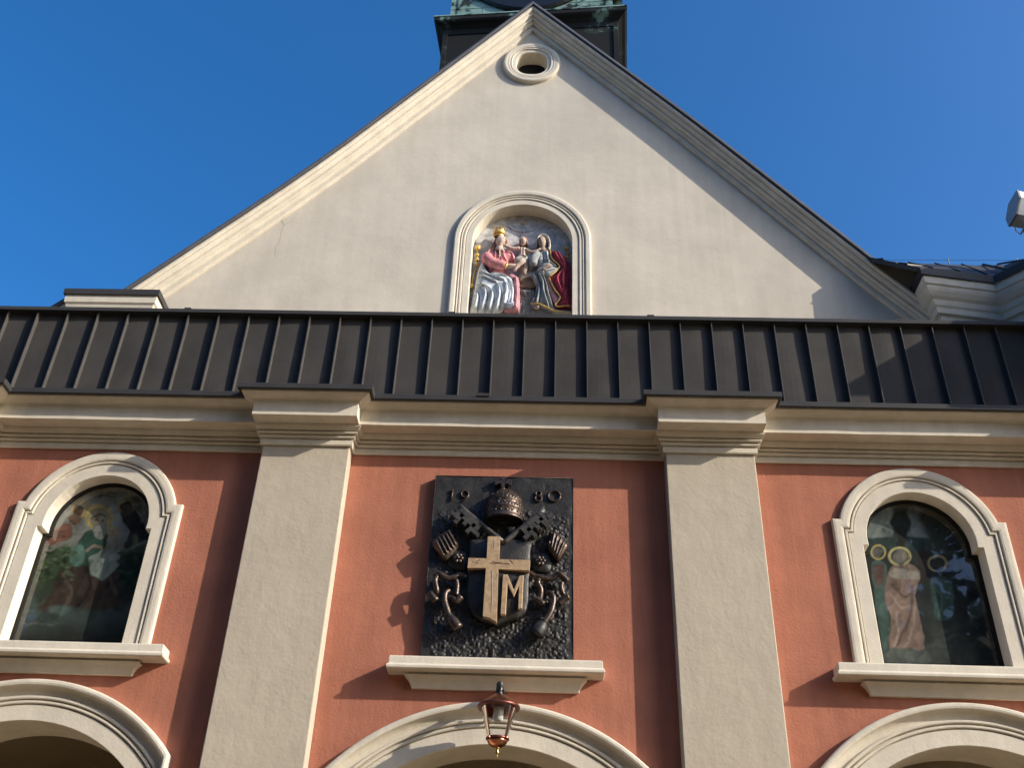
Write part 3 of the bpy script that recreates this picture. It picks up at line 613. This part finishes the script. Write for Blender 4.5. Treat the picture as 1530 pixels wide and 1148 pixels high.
# cords and tassels
for pts, r, hs in (([(360, 650), (318, 640), (300, 655), (260, 665), (225, 650), (205, 640), (182, 655)], [.022, .026, .03, .03], [.09, .13, .15, .12]), ([(210, 640), (190, 680), (200, 740), (178, 745)], [.026, .024, .02], [.14, .16, .13]),
                  ([(160, 745), (195, 790)], [.032, .034], [.13, .13]), ([(300, 655), (310, 700), (305, 760)], [.024, .022], [.10, .12]), ([(262, 765), (285, 775), (305, 790), (330, 765)], [.022, .03, .034], [.10, .13, .12]),
                  ([(715, 628), (745, 655), (780, 665), (830, 668), (865, 645), (890, 655), (915, 682)], [.022, .03, .026, .03, .034], [.10, .15, .13, .16, .13]), ([(770, 655), (755, 690), (772, 730), (765, 785)], [.026, .022, .024], [.15, .15, .12]),
                  ([(730, 775), (752, 780), (785, 808)], [.026, .034], [.12, .12]), ([(885, 690), (882, 720), (893, 752), (905, 765)], [.026, .022], [.15, .14]), ([(870, 805), (895, 780), (922, 765)], [.03, .036], [.12, .13])):
    ptube('cord', pts, [a * 1.25 for a in r], [a * 1.15 for a in hs], CUB)
for pts, t0, t1 in (([(266, 725), (246, 745), (242, 790), (256, 840), (262, 866)], (262, 866), (318, 942)), ([(798, 742), (825, 745), (840, 775), (832, 830), (815, 870), (790, 905)], (792, 900), (745, 975))):
    co = ptube('tassel', pts, [.030, .032, .036, .038], [.10, .15, .16, .16], CUB)
    ptube('tassel_skirt', [t0, ((t0[0] * 2 + t1[0]) / 3, (t0[1] * 2 + t1[1]) / 3), t1], [.045, .055, .085, .088] if t0[0] > 500 else [.035, .042, .060, .062], [.14, .15, .15], CUB if t0[0] < 500 else BRZ, co, 12)
    ptube('tassel_band', [t0, (t0[0] + (t1[0] - t0[0]) * .12, t0[1] + (t1[1] - t0[1]) * .12)], [.056, .056] if t0[0] > 500 else [.046, .046], [.145, .145], BRZ, co, 12)

# ------------------------------------------------------------------ painted relief in the gable niche
RL = empty('painted_relief', 'painted relief of two seated women with a standing child in the gable niche', 'relief')
RT = homog([[0.01372079, 0.0002446973, -11.33361], [0.0004892754, -0.01033986, 19.6149], [1.870636e-05, 0.0006125416]], 690, 310, 6.956)
RY = 1.74
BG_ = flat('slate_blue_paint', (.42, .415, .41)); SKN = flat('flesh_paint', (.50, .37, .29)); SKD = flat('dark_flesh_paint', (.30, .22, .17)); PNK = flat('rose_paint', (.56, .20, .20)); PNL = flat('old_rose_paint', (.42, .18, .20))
WBL = flat('pale_blue_paint', (.52, .55, .62)); BLU = flat('shadow_blue_paint', (.30, .34, .44)); CRM = flat('crimson_paint', (.30, .0, .02)); GGR = flat('grey_green_paint', (.235, .25, .245)); PGR = flat('pale_grey_paint', (.40, .41, .42)); HAI = flat('auburn_paint', (.42, .22, .15)); BRN = flat('brown_paint', (.20, .13, .07)); EYE = flat('dark_eye_paint', (.05, .03, .03)); VEI = flat('veil_paint', (.50, .47, .40)); OFF = flat('linen_paint', (.58, .54, .47))
mb = MB(); mb.prism([(x, z) for x, z in niche(-.004)], RY, RY + .05); mb.build('back_panel', BG_, RL)
def cv(name, poly, h0, puff, edge, mt, parent, folds=(), **k): return carve(name, poly, RT, RY, h0, puff, edge, mt, parent, folds, **k)
def R3(u, v, h): x, z = RT(u, v); return (x, RY - h, z)
def rtube(name, pts, r, hs, mt, parent, n=8):
    pts = curve(pts, 5); k = len(pts); hh = np.interp(np.linspace(0, 1, k), np.linspace(0, 1, len(hs)), hs); rr = list(np.interp(np.linspace(0, 1, k), np.linspace(0, 1, len(r)), r)) if isinstance(r, (list, tuple)) else r
    mb = MB(); mb.tube([R3(u, v, h) for (u, v), h in zip(pts, hh)], rr, n); return mb.build(name, mt, parent, True)
def face(cu, cv_, ru, rv, h, tilt, mt, parent, turn=0):
    """Carved head: skull, brow, nose, mouth, chin; tilt leans it, turn shifts the features sideways."""
    x, z = RT(cu, cv_); s = .5 * (RT(cu + ru, cv_)[0] - RT(cu - ru, cv_)[0]); q = .5 * (RT(cu, cv_ - rv)[1] - RT(cu, cv_ + rv)[1]); bm = bmesh.new()
    bmesh.ops.create_uvsphere(bm, u_segments=28, v_segments=20, radius=1)
    for v in bm.verts:
        X_, Y_, Z_ = v.co; f = max(0, -Y_); e = 0
        e += .16 * math.exp(-((X_ - turn) / .13) ** 2 - ((Z_ + .05) / .22) ** 2) * (f > .3)
        e -= .12 * (math.exp(-((X_ - turn - .33) / .17) ** 2 - ((Z_ - .16) / .11) ** 2) + math.exp(-((X_ - turn + .33) / .17) ** 2 - ((Z_ - .16) / .11) ** 2)) * (f > .2)
        e += .06 * math.exp(-((X_ - turn) / .2) ** 2 - ((Z_ + .42) / .06) ** 2) - .05 * math.exp(-((X_ - turn) / .22) ** 2 - ((Z_ + .50) / .03) ** 2) + .08 * math.exp(-((X_ - turn) / .25) ** 2 - ((Z_ + .78) / .15) ** 2)
        k = 1 - .22 * max(0, -Z_) ** 1.6
        v.co = Vector((X_ * k, Y_ * .9 - e, Z_))
    M = Matrix.Translation((x, RY - h, z)) @ Matrix.Rotation(R(tilt), 4, 'Y') @ Matrix.Diagonal((s, s * 1.0, q, 1))
    bmesh.ops.transform(bm, matrix=M, verts=bm.verts); me = bpy.data.meshes.new('head'); bm.to_mesh(me); bm.free(); me.materials.append(mt); me.polygons.foreach_set('use_smooth', [True] * len(me.polygons))
    o = link(bpy.data.objects.new('head', me), parent)
    mb = MB()
    for sg in (-1, 1): p = M @ Vector((turn + sg * .33, -.80, .15)); mb.ball(p, s * .10, 0, 8, (1.3, .5, .7)); mb.build('eye', EYE, parent); mb = MB()
    for a, b in ((turn - .18, turn + .18),): mb.tube([M @ Vector((a, -.86, -.47)), M @ Vector((turn, -.90, -.48)), M @ Vector((b, -.86, -.47))], s * .035, 5)
    mb.build('mouth', EYE, parent)
    return o
# throne, ground, finials
cv('throne_bench', [(590, 705), (765, 705), (765, 830), (590, 830)], .03, .01, .03, BRN, RL, [([(595, 770), (760, 772)], .012, .03), ([(595, 820), (760, 822)], .015, .035)], rnd=False)
cv('leafy_ground', [(560, 835), (640, 828), (760, 830), (800, 920), (1140, 1000), (1148, 1180), (60, 1180), (60, 1000), (560, 1000)], .01, .02, .1, flat('mossy_stone_paint', (.17, .165, .145)), RL, [([(random.uniform(590, 760), random.uniform(850, 1100))] + [(0, 0)], .02, .0) for _ in range(0)] + [([(a, b), (a + random.uniform(-30, 30), b + random.uniform(10, 40))], .012, .028) for a, b in [(random.uniform(600, 750), random.uniform(845, 1120)) for _ in range(26)]], rnd=False)
for pts in ([(165, 425, .048), (178, 405, .03), (150, 412, .03), (160, 495, .034), (160, 545, .036), (156, 592, .034)], [(1090, 425, .045), (1100, 482, .032), (1096, 520, .034), (1100, 556, .026)], [(100, 818, .045)]):
    mb = MB()
    for (u, v, r) in pts: mb.ball(R3(u, v, .06), r, 0, 12)
    a, b = pts[0], pts[-1]
    mb.tube([R3(a[0], a[1], .05), R3(b[0], b[1], .05)] if len(pts) > 1 else [R3(150, 600, .04), R3(122, 700, .05), R3(102, 815, .05)], .014, 6)
    mb.build('gilded_finial', GOL, RL, True)
# dove
dv = cv('dove', [(480, 165), (560, 195), (610, 190), (640, 195), (668, 190), (720, 195), (800, 160), (740, 215), (690, 232), (655, 236), (640, 250), (622, 236), (580, 230), (520, 210)], .004, .014, .03, flat('dove_paint', (.40, .42, .46)), RL, [([(490, 175), (600, 215)], .008, .01), ([(790, 175), (680, 215)], .008, .01), ([(640, 190), (640, 245)], .012, .016)], step=.006)
rtube('dove_cloud', [(600, 272), (640, 282), (680, 270)], .008, [.004, .006, .004], PGR, RL); mb = MB(); mb.ball(R3(638, 142, .012), .030, 0, 8, (.9, .7, 1.1)); mb.build('dove_halo', GOL, dv, True)
# seated crowned woman
WA = cv('seated_crowned_woman', [(285, 480), (340, 455), (455, 455), (520, 470), (556, 520), (545, 570), (490, 575), (470, 625), (480, 650), (440, 700), (310, 712), (285, 665), (250, 600), (232, 560), (252, 510)], .05, .09, .13, PNK, RL, [([(385, 470), (400, 560), (380, 600)], .014, -.03), ([(300, 560), (330, 640), (300, 690)], .016, -.03), ([(470, 490), (520, 500), (540, 545)], .018, .03), ([(430, 470), (440, 540), (470, 580)], .012, .025), ([(350, 480), (352, 560)], .010, .02)], step=.008)
rtube('sleeve', [(262, 530), (282, 590), (350, 630), (455, 655)], [.085, .095, .085, .07], [.12, .15, .17, .17], PNK, WA, 12); rtube('forearm', [(448, 652), (520, 655), (600, 640)], [.045, .04, .032], [.17, .17, .15], SKN, WA)
rtube('cuff', [(440, 625), (470, 640), (462, 672), (445, 690)], .016, [.18, .21, .21, .19], GOL, WA)
cv('under_robe', [(420, 680), (530, 698), (590, 745), (604, 850), (604, 1078), (560, 1090), (470, 1092), (440, 1060), (500, 900), (470, 760)], .05, .07, .1, PNL, WA, [([(560, 750), (575, 900), (560, 1080)], .014, .035), ([(530, 760), (545, 900), (530, 1080)], .012, -.03), ([(520, 1070), (600, 1062)], .014, .03)], step=.008)
F1 = [[(200, 640), (300, 730), (420, 740), (500, 800), (535, 900), (520, 1030)], [(165, 740), (280, 800), (370, 850), (395, 950), (365, 1090)], [(150, 830), (225, 880), (250, 960), (215, 1090)], [(170, 700), (330, 770), (445, 820), (468, 900), (440, 1050)], [(130, 900), (165, 960), (145, 1090)], [(250, 640), (330, 700), (440, 715), (520, 770)], [(200, 850), (300, 905), (320, 980), (290, 1090)]]
cv('blue_cloak', [(215, 585), (175, 650), (148, 760), (128, 880), (100, 1000), (88, 1110), (220, 1112), (360, 1108), (450, 1060), (530, 1045), (548, 900), (545, 800), (505, 745), (425, 715), (330, 705), (275, 690), (250, 640), (240, 590)], .06, .14, .22, WBL, WA, [(f, .017, .050) for f in F1] + [([(a + 22, b + 16) for a, b in f], .013, -.05) for f in F1], step=.008)
cv('cloak_lining', [(430, 1038), (470, 1050), (540, 1035), (535, 1062), (490, 1075), (440, 1062)], .19, .03, .04, BLU, WA, step=.008)
HA = cv('hair', [(350, 325), (312, 390), (262, 470), (205, 560), (225, 585), (270, 540), (318, 500), (352, 460), (372, 420), (380, 340)], .05, .07, .07, HAI, WA, [([(350, 350), (300, 440), (230, 560)], .010, .025), ([(365, 370), (320, 470), (260, 540)], .009, .02), ([(330, 370), (280, 460)], .008, -.02)], step=.008)
rtube('hair_lock', [(445, 340), (468, 380), (462, 430)], [.03, .03, .015], [.11, .12, .1], HAI, WA)
rtube('neck', [(395, 420), (392, 475)], [.06, .085], [.11, .09], SKN, WA, 12); face(405, 385, 50, 58, .14, 6, SKN, WA, .2)
mb = MB(); cr_ = []; x, z = RT(388, 322); s_ = .078
L = []
for zz, rr in ((-.03, 1.), (.0, 1.06), (.045, 1.14)): L.append([(x + s_ * rr * math.cos(a), RY - .13 + s_ * .8 * rr * math.sin(a), z + zz) for a in np.linspace(0, 2 * math.pi, 25)[:-1]])
L.append([(x + s_ * 1.25 * math.cos(a), RY - .13 + s_ * .9 * math.sin(a), z + .075 + (.05 if i % 4 in (0, 1) else 0)) for i, a in enumerate(np.linspace(0, 2 * math.pi, 25)[:-1])])
mb.loops(L, True); mb.lathe([(.1, .01), (.02, .06)], (x, RY - .13, z), 16)
for k in range(6): a = math.pi + math.pi * (k + .5) / 6; mb.ball((x + s_ * 1.28 * math.cos(a), RY - .13 + s_ * math.sin(a), z + .135), .016, 0, 8)
mb.build('crown', GOL, WA)
cv('beads', [(388, 470), (402, 470), (402, 550), (388, 550)], .15, .02, .01, VEI, WA, [([(395, 475), (395, 545)], .006, .02)], step=.006)
# child
CB = cv('standing_child', [(588, 440), (620, 428), (668, 432), (682, 460), (668, 520), (672, 545), (590, 545), (598, 500)], .07, .07, .07, SKN, RL, [([(632, 445), (632, 520)], .01, -.02)], step=.007)
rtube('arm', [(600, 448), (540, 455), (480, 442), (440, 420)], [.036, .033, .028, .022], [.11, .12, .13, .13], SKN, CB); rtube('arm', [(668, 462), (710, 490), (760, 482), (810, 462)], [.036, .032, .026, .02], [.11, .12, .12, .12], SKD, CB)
face(640, 378, 40, 40, .12, 0, SKN, CB, .1); cv('hair', [(592, 395), (598, 355), (632, 336), (672, 345), (688, 378), (676, 410), (668, 372), (640, 356), (612, 372), (606, 408)], .12, .05, .04, HAI, CB, step=.006)
cv('loincloth', [(545, 570), (580, 530), (650, 518), (688, 545), (690, 590), (640, 612), (580, 605), (548, 600)], .10, .06, .06, OFF, CB, [([(560, 580), (620, 565), (680, 550)], .010, .02), ([(560, 598), (630, 590), (685, 575)], .008, -.02), ([(590, 540), (640, 535), (675, 560)], .008, .02)], step=.007)
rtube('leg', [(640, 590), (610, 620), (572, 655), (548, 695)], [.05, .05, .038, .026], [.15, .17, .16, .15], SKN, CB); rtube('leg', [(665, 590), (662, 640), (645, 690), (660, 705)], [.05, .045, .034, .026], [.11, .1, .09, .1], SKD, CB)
# veiled woman
WB = cv('seated_veiled_woman', [(800, 480), (850, 455), (910, 465), (935, 560), (1000, 620), (1010, 655), (900, 700), (800, 690), (790, 620), (720, 640), (705, 620), (760, 540)], .05, .09, .12, GGR, RL, [([(840, 500), (850, 600)], .012, -.03), ([(880, 490), (900, 600)], .012, .03), ([(790, 540), (800, 620), (780, 660)], .014, -.03), ([(740, 570), (770, 600), (740, 640)], .014, .03), ([(860, 570), (930, 600), (990, 650)], .014, .025)], step=.008)
rtube('sleeve', [(790, 500), (745, 570), (738, 630)], [.06, .075, .06], [.11, .13, .13], GGR, WB, 12)
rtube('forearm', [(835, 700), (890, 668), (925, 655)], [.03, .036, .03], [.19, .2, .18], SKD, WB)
F2 = [[(800, 720), (840, 800), (850, 900), (900, 1060)], [(770, 730), (800, 850), (790, 960), (780, 1010)], [(840, 730), (880, 830), (900, 930), (950, 1050)], [(745, 720), (770, 800), (768, 900), (740, 990)]]
cv('grey_skirt', [(735, 690), (820, 680), (905, 720), (905, 820), (930, 930), (965, 1050), (1060, 1075), (1140, 1085), (1140, 1118), (960, 1100), (850, 1045), (715, 1018), (752, 930), (772, 830), (730, 740)], .05, .09, .14, GGR, WB, [(f, .015, .04) for f in F2] + [([(a + 20, b) for a, b in f], .012, -.04) for f in F2], step=.008)
rtube('skirt_trim', [(715, 1015), (800, 1028), (860, 1055), (960, 1098), (1060, 1098), (1138, 1112)], .012, [.10, .13, .13, .10, .08], GOL, WB); rtube('foot', [(760, 1045), (800, 1062)], [.03, .04], [.08, .1], SKD, WB)
cv('open_book', [(770, 690), (830, 650), (880, 640), (935, 652), (1005, 668), (985, 705), (910, 745), (860, 728), (820, 722)], .12, .05, .06, PGR, WB, [([(830, 655), (870, 720)], .01, -.02), ([(900, 700), (990, 680)], .01, .02)], step=.008)
cv('crimson_cape', [(918, 468), (960, 472), (1020, 490), (1075, 530), (1105, 575), (1142, 640), (1146, 800), (1146, 1040), (1080, 1045), (1000, 1058), (972, 1040), (1020, 972), (965, 890), (930, 820), (905, 750), (960, 715), (1012, 655), (985, 610), (935, 560)], .07, .09, .14, CRM, WB, [([(1000, 500), (1060, 640), (1050, 800), (1080, 1000)], .022, .04), ([(960, 500), (1030, 620), (1040, 690), (990, 780), (1040, 920)], .018, .035), ([(1100, 620), (1110, 800), (1120, 1020)], .016, -.04), ([(1030, 640), (1080, 740), (1070, 900)], .014, -.035)], step=.008)
rtube('cape_trim', [(918, 468), (935, 560), (985, 610), (1013, 655), (960, 718), (905, 755)], .012, [.11, .14, .14, .15, .15, .14], GOL, WB); rtube('cape_trim', [(905, 755), (932, 820), (966, 890), (1021, 972), (973, 1040), (1000, 1058), (1080, 1045), (1144, 1040)], .012, [.13, .14, .15, .14, .12, .1], GOL, WB)
cv('cape_lining', [(880, 745), (910, 770), (935, 830), (968, 895), (1016, 972), (975, 1030), (950, 1000), (920, 930), (895, 840)], .09, .04, .06, PNL, WB, step=.008)
cv('veil', [(765, 420), (768, 360), (800, 320), (850, 305), (900, 325), (925, 375), (928, 440), (912, 470), (880, 460), (895, 420), (880, 365), (840, 345), (800, 370), (785, 420), (778, 450)], .08, .08, .06, VEI, WB, [([(775, 400), (800, 340), (850, 320), (905, 350), (918, 440)], .012, .025)], step=.007)
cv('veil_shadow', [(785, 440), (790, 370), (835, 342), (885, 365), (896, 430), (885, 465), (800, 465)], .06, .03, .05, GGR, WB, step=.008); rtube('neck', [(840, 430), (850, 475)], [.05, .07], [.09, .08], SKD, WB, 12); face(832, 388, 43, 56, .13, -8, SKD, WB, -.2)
for u, v in ((438, 418), (812, 460)): 
    mb = MB(); mb.ball(R3(u, v, .12), .03, 0, 8, (1.2, .7, .8)); mb.build('hand', SKN, CB, True)

# ------------------------------------------------------------------ oil paintings behind the window panes
def painting(name, label, cx, H_, ox, oy, k, shapes, bg, seed):
    inv = np.linalg.inv(np.array([H_[0], H_[1], [*H_[2], 1.]])); st = .0085
    X, Z = np.meshgrid(np.arange(cx - .76, cx + .76, st), np.arange(5.36, 7.74, st), indexing='ij'); q = np.stack([X, Z, np.ones_like(X)], -1) @ inv.T
    U = (q[..., 0] / q[..., 2] - ox) * k; V_ = (q[..., 1] / q[..., 2] - oy) * k; P = np.stack([U, V_], -1)
    n_ = vnoise(X + 9, Z, 9, seed) * .5 + vnoise(X + 9, Z, 23, seed + 1) * .35 + vnoise(X + 9, Z, 4, seed + 2) * .5
    C = np.zeros(X.shape + (3,)); lv = [b[0] for b in bg]
    for c in range(3): C[..., c] = np.interp(V_ + 26 * n_, lv, [b[1][c] for b in bg])
    C *= (1 + .22 * n_)[..., None]
    for kind, geo, col, soft in shapes:
        Pn = P + 3.0 * np.stack([vnoise(X, Z, 14, seed + 5), vnoise(X, Z, 14, seed + 6)], -1)
        if kind == 'p': pl = ccurve(geo); d = pdist(Pn, pl, True); d = np.where(inside(Pn, pl), d, -d)
        elif kind == 'e': d = (1 - np.sqrt(((Pn[..., 0] - geo[0]) / geo[2]) ** 2 + ((Pn[..., 1] - geo[1]) / geo[3]) ** 2)) * min(geo[2], geo[3])
        elif kind == 'r': d = geo[4] - np.abs(np.sqrt(((P[..., 0] - geo[0]) / geo[2]) ** 2 + ((P[..., 1] - geo[1]) / geo[3]) ** 2) - 1) * geo[2]
        else: d = geo[1] - pdist(Pn, curve(geo[0]))
        a = np.clip(d / soft + .5, 0, 1); a = (a * a * (3 - 2 * a))[..., None]
        sh_ = np.array(col)[None, None] * (1 + .22 * n_ + .10 * np.sin(U * .16 + V_ * .05 + 3 * n_))[..., None]
        C = C * (1 - a) + np.clip(sh_, 0, 1) * a
    g_ = C.mean(-1, keepdims=True); C = .88 * np.clip(g_ + .78 * (C - g_), 0, 1) ** 1.22
    n1, n2 = X.shape; I, J = np.meshgrid(np.arange(n1 - 1), np.arange(n2 - 1), indexing='ij'); b0 = (I * n2 + J).ravel()
    me = bpy.data.meshes.new(name); me.from_pydata(np.stack([X, np.full_like(X, .215), Z], -1).reshape(-1, 3).tolist(), [], np.stack([b0, b0 + n2, b0 + n2 + 1, b0 + 1], -1).tolist())
    at = me.color_attributes.new('pigment', 'FLOAT_COLOR', 'POINT'); at.data.foreach_set('color', np.concatenate([np.clip(C, .002, 1), np.ones(X.shape + (1,))], -1).reshape(-1).astype(np.float32)); me.materials.append(OIL)
    o = link(bpy.data.objects.new(name, me)); tag(o, label, 'painting', 'paintings behind the window panes')
    sd = o.modifiers.new('board', 'SOLIDIFY'); sd.thickness = .02; sd.offset = -1
    return o
PH_ = [[0.01211931, 0.0002161364, -10.01076], [0.0004356609, -0.009018605, 17.51221], [1.870636e-05, 0.0006125416]]
G_ = (.62, .42, .10)
painting('saint_painting', 'painting of a haloed bearded saint in green holding a child', WC[0], PH_, 0, 640, 2.26,
  [('p', [(130, 470), (160, 420), (230, 400), (250, 440), (200, 490), (120, 520)], (.10, .15, .08), 14), ('p', [(400, 440), (450, 420), (490, 440), (480, 560), (400, 540)], (.06, .09, .05), 16),
   ('p', [(145, 388), (175, 350), (215, 318), (242, 332), (236, 368), (180, 390)], (.36, .16, .12), 8), ('r', (268, 270, 24, 26, 4), G_, 4), ('e', (262, 278, 18, 20), (.20, .11, .08), 6), ('p', [(225, 300), (260, 290), (275, 310), (245, 325)], (.34, .20, .14), 6),
   ('p', [(402, 262), (440, 250), (470, 300), (500, 360), (440, 402), (420, 396), (436, 350), (415, 310)], (.085, .06, .055), 8), ('r', (425, 262, 26, 24, 3.5), (.45, .30, .08), 4), ('e', (428, 275, 17, 20), (.20, .13, .09), 6), ('p', [(440, 230), (475, 240), (480, 280), (455, 270)], (.22, .20, .19), 8),
   ('r', (333, 300, 41, 38, 6), (.70, .48, .13), 5), ('e', (333, 300, 36, 33), (.40, .34, .22), 8), ('p', [(205, 480), (300, 450), (400, 490), (420, 570), (380, 610), (230, 610), (130, 615), (165, 560)], (.13, .085, .065), 16),
   ('p', [(285, 352), (335, 345), (375, 365), (375, 405), (330, 440), (255, 470), (238, 440), (262, 385)], (.075, .15, .12), 8), ('p', [(240, 400), (275, 395), (285, 440), (255, 468), (236, 452)], (.20, .32, .27), 9),
   ('e', (334, 318, 24, 32), (.40, .31, .23), 7), ('p', [(312, 330), (356, 326), (352, 362), (334, 374), (318, 362)], (.36, .34, .31), 6), ('e', (327, 312, 5, 3), (.10, .07, .05), 3), ('e', (344, 312, 5, 3), (.10, .07, .05), 3), ('p', [(306, 300), (330, 282), (358, 296), (352, 300), (332, 292), (312, 312)], (.22, .18, .14), 5),
   ('p', [(305, 435), (350, 405), (392, 398), (404, 440), (372, 490), (340, 510), (304, 486)], (.36, .40, .36), 9), ('r', (382, 352, 18, 17, 3), G_, 3), ('e', (378, 356, 13, 15), (.42, .31, .22), 5), ('p', [(360, 372), (392, 370), (400, 402), (362, 410)], (.40, .36, .29), 7), ('l', ([(290, 410), (318, 398), (345, 402)], 5), (.38, .27, .20), 4),
   ('l', ([(215, 500), (240, 560), (200, 610)], 6), (.22, .15, .12), 8), ('l', ([(290, 470), (300, 540), (260, 600)], 6), (.07, .05, .045), 8), ('l', ([(370, 500), (390, 560)], 6), (.20, .14, .11), 8), ('e', (205, 612, 40, 16), (.20, .25, .24), 16), ('e', (130, 660, 60, 5), (.20, .20, .18), 6)]
  + [('l', ([(335 + 9 * i, 217 + (i % 2)), (340 + 9 * i, 217)], 2), (.20, .20, .20), 3) for i in range(7)] + [('l', ([(330 + 9 * i, 228), (336 + 9 * i, 228 - (i % 2))], 2), (.20, .20, .20), 3) for i in range(8)]
  + [('e', (random.uniform(120, 250), random.uniform(400, 520), random.uniform(6, 14), random.uniform(3, 7)), random.choice([(.14, .20, .10), (.06, .09, .05), (.2, .24, .16)]), 5) for _ in range(46)] + [('e', (random.uniform(400, 480), random.uniform(420, 560), random.uniform(6, 14), random.uniform(3, 7)), random.choice([(.10, .14, .08), (.04, .06, .035)]), 5) for _ in range(30)],
  [(170, (.34, .35, .36)), (300, (.46, .45, .43)), (390, (.38, .35, .31)), (430, (.12, .15, .09)), (560, (.09, .11, .08)), (640, (.13, .16, .15)), (720, (.06, .06, .055))], 31)
painting('robed_figures_painting', 'painting of standing robed figures with gold halos before a dark doorway', WC[1], PH_, 1200, 680, 2.4515,
  [('p', [(240, 200), (330, 190), (325, 300), (240, 310)], (.30, .33, .33), 10), ('p', [(385, 195), (440, 200), (470, 310), (390, 310)], (.28, .31, .32), 10), ('p', [(240, 305), (470, 305), (470, 350), (240, 350)], (.06, .10, .095), 8), ('p', [(430, 220), (520, 210), (620, 320), (600, 420), (480, 330)], (.10, .10, .085), 30),  # pale panels are the pane's sky reflection, painted into the picture
   ('e', (360, 250, 38, 46), (.05, .05, .045), 12), ('p', [(345, 290), (375, 290), (372, 345), (350, 345)], (.05, .045, .04), 6),  # dark crown and trunk belong to the same painted-in reflection
   ('p', [(250, 390), (290, 385), (312, 420), (305, 520), (320, 640), (300, 720), (270, 560), (255, 450)], (.12, .19, .17), 9), ('p', [(255, 410), (290, 400), (305, 440), (275, 480)], (.20, .11, .10), 9), ('r', (277, 355, 25, 25, 4), (.62, .46, .15), 4), ('e', (276, 358, 19, 20), (.22, .20, .17), 6),
   ('p', [(312, 440), (335, 405), (400, 402), (424, 430), (424, 480), (412, 520), (430, 600), (445, 690), (420, 722), (335, 724), (318, 690), (322, 600), (302, 540), (302, 490)], (.40, .25, .20), 7), ('p', [(322, 425), (360, 415), (420, 432), (422, 455), (380, 452), (325, 445)], (.48, .40, .33), 6),
   ('l', ([(330, 470), (370, 520), (405, 500)], 4), (.24, .14, .11), 6), ('l', ([(320, 510), (360, 560), (400, 545)], 4), (.50, .34, .28), 6), ('l', ([(400, 480), (395, 580), (345, 700)], 5), (.24, .14, .12), 8), ('l', ([(345, 580), (350, 640), (335, 715)], 4), (.52, .36, .30), 7), ('l', ([(412, 560), (400, 640), (370, 716)], 4), (.46, .32, .27), 7),
   ('r', (355, 370, 38, 31, 5.5), (.72, .58, .24), 4), ('e', (357, 375, 28, 27), (.26, .23, .21), 6), ('e', (372, 372, 10, 16), (.40, .32, .26), 5), ('l', ([(384, 372), (392, 378), (384, 388)], 2.5), (.36, .26, .2), 3),
   ('r', (493, 396, 33, 27, 5), (.62, .46, .16), 4), ('e', (495, 405, 22, 24), (.085, .065, .055), 6), ('p', [(470, 470), (500, 445), (540, 460), (555, 540), (545, 595), (500, 605), (478, 560)], (.07, .135, .125), 10), ('l', ([(490, 480), (510, 530), (500, 590)], 4), (.13, .20, .18), 6),
   ('e', (560, 410, 13, 15), (.12, .11, .10), 8), ('e', (615, 410, 13, 15), (.15, .13, .12), 8), ('p', [(600, 420), (630, 420), (640, 490), (600, 490)], (.10, .09, .09), 12), ('e', (640, 560, 34, 30), (.13, .16, .15), 16), ('e', (440, 400, 18, 60), (.07, .04, .035), 14),
   ('l', ([(420, 740), (480, 690), (560, 660)], 7), (.10, .105, .10), 12), ('l', ([(520, 740), (620, 700), (740, 705)], 8), (.09, .095, .09), 12), ('l', ([(500, 650), (600, 620), (700, 625)], 7), (.08, .085, .08), 12), ('p', [(320, 715), (440, 715), (460, 760), (310, 760)], (.17, .175, .16), 14)],
  [(180, (.12, .13, .125)), (330, (.055, .065, .06)), (500, (.04, .045, .042)), (640, (.06, .062, .058)), (760, (.10, .10, .092))], 77)
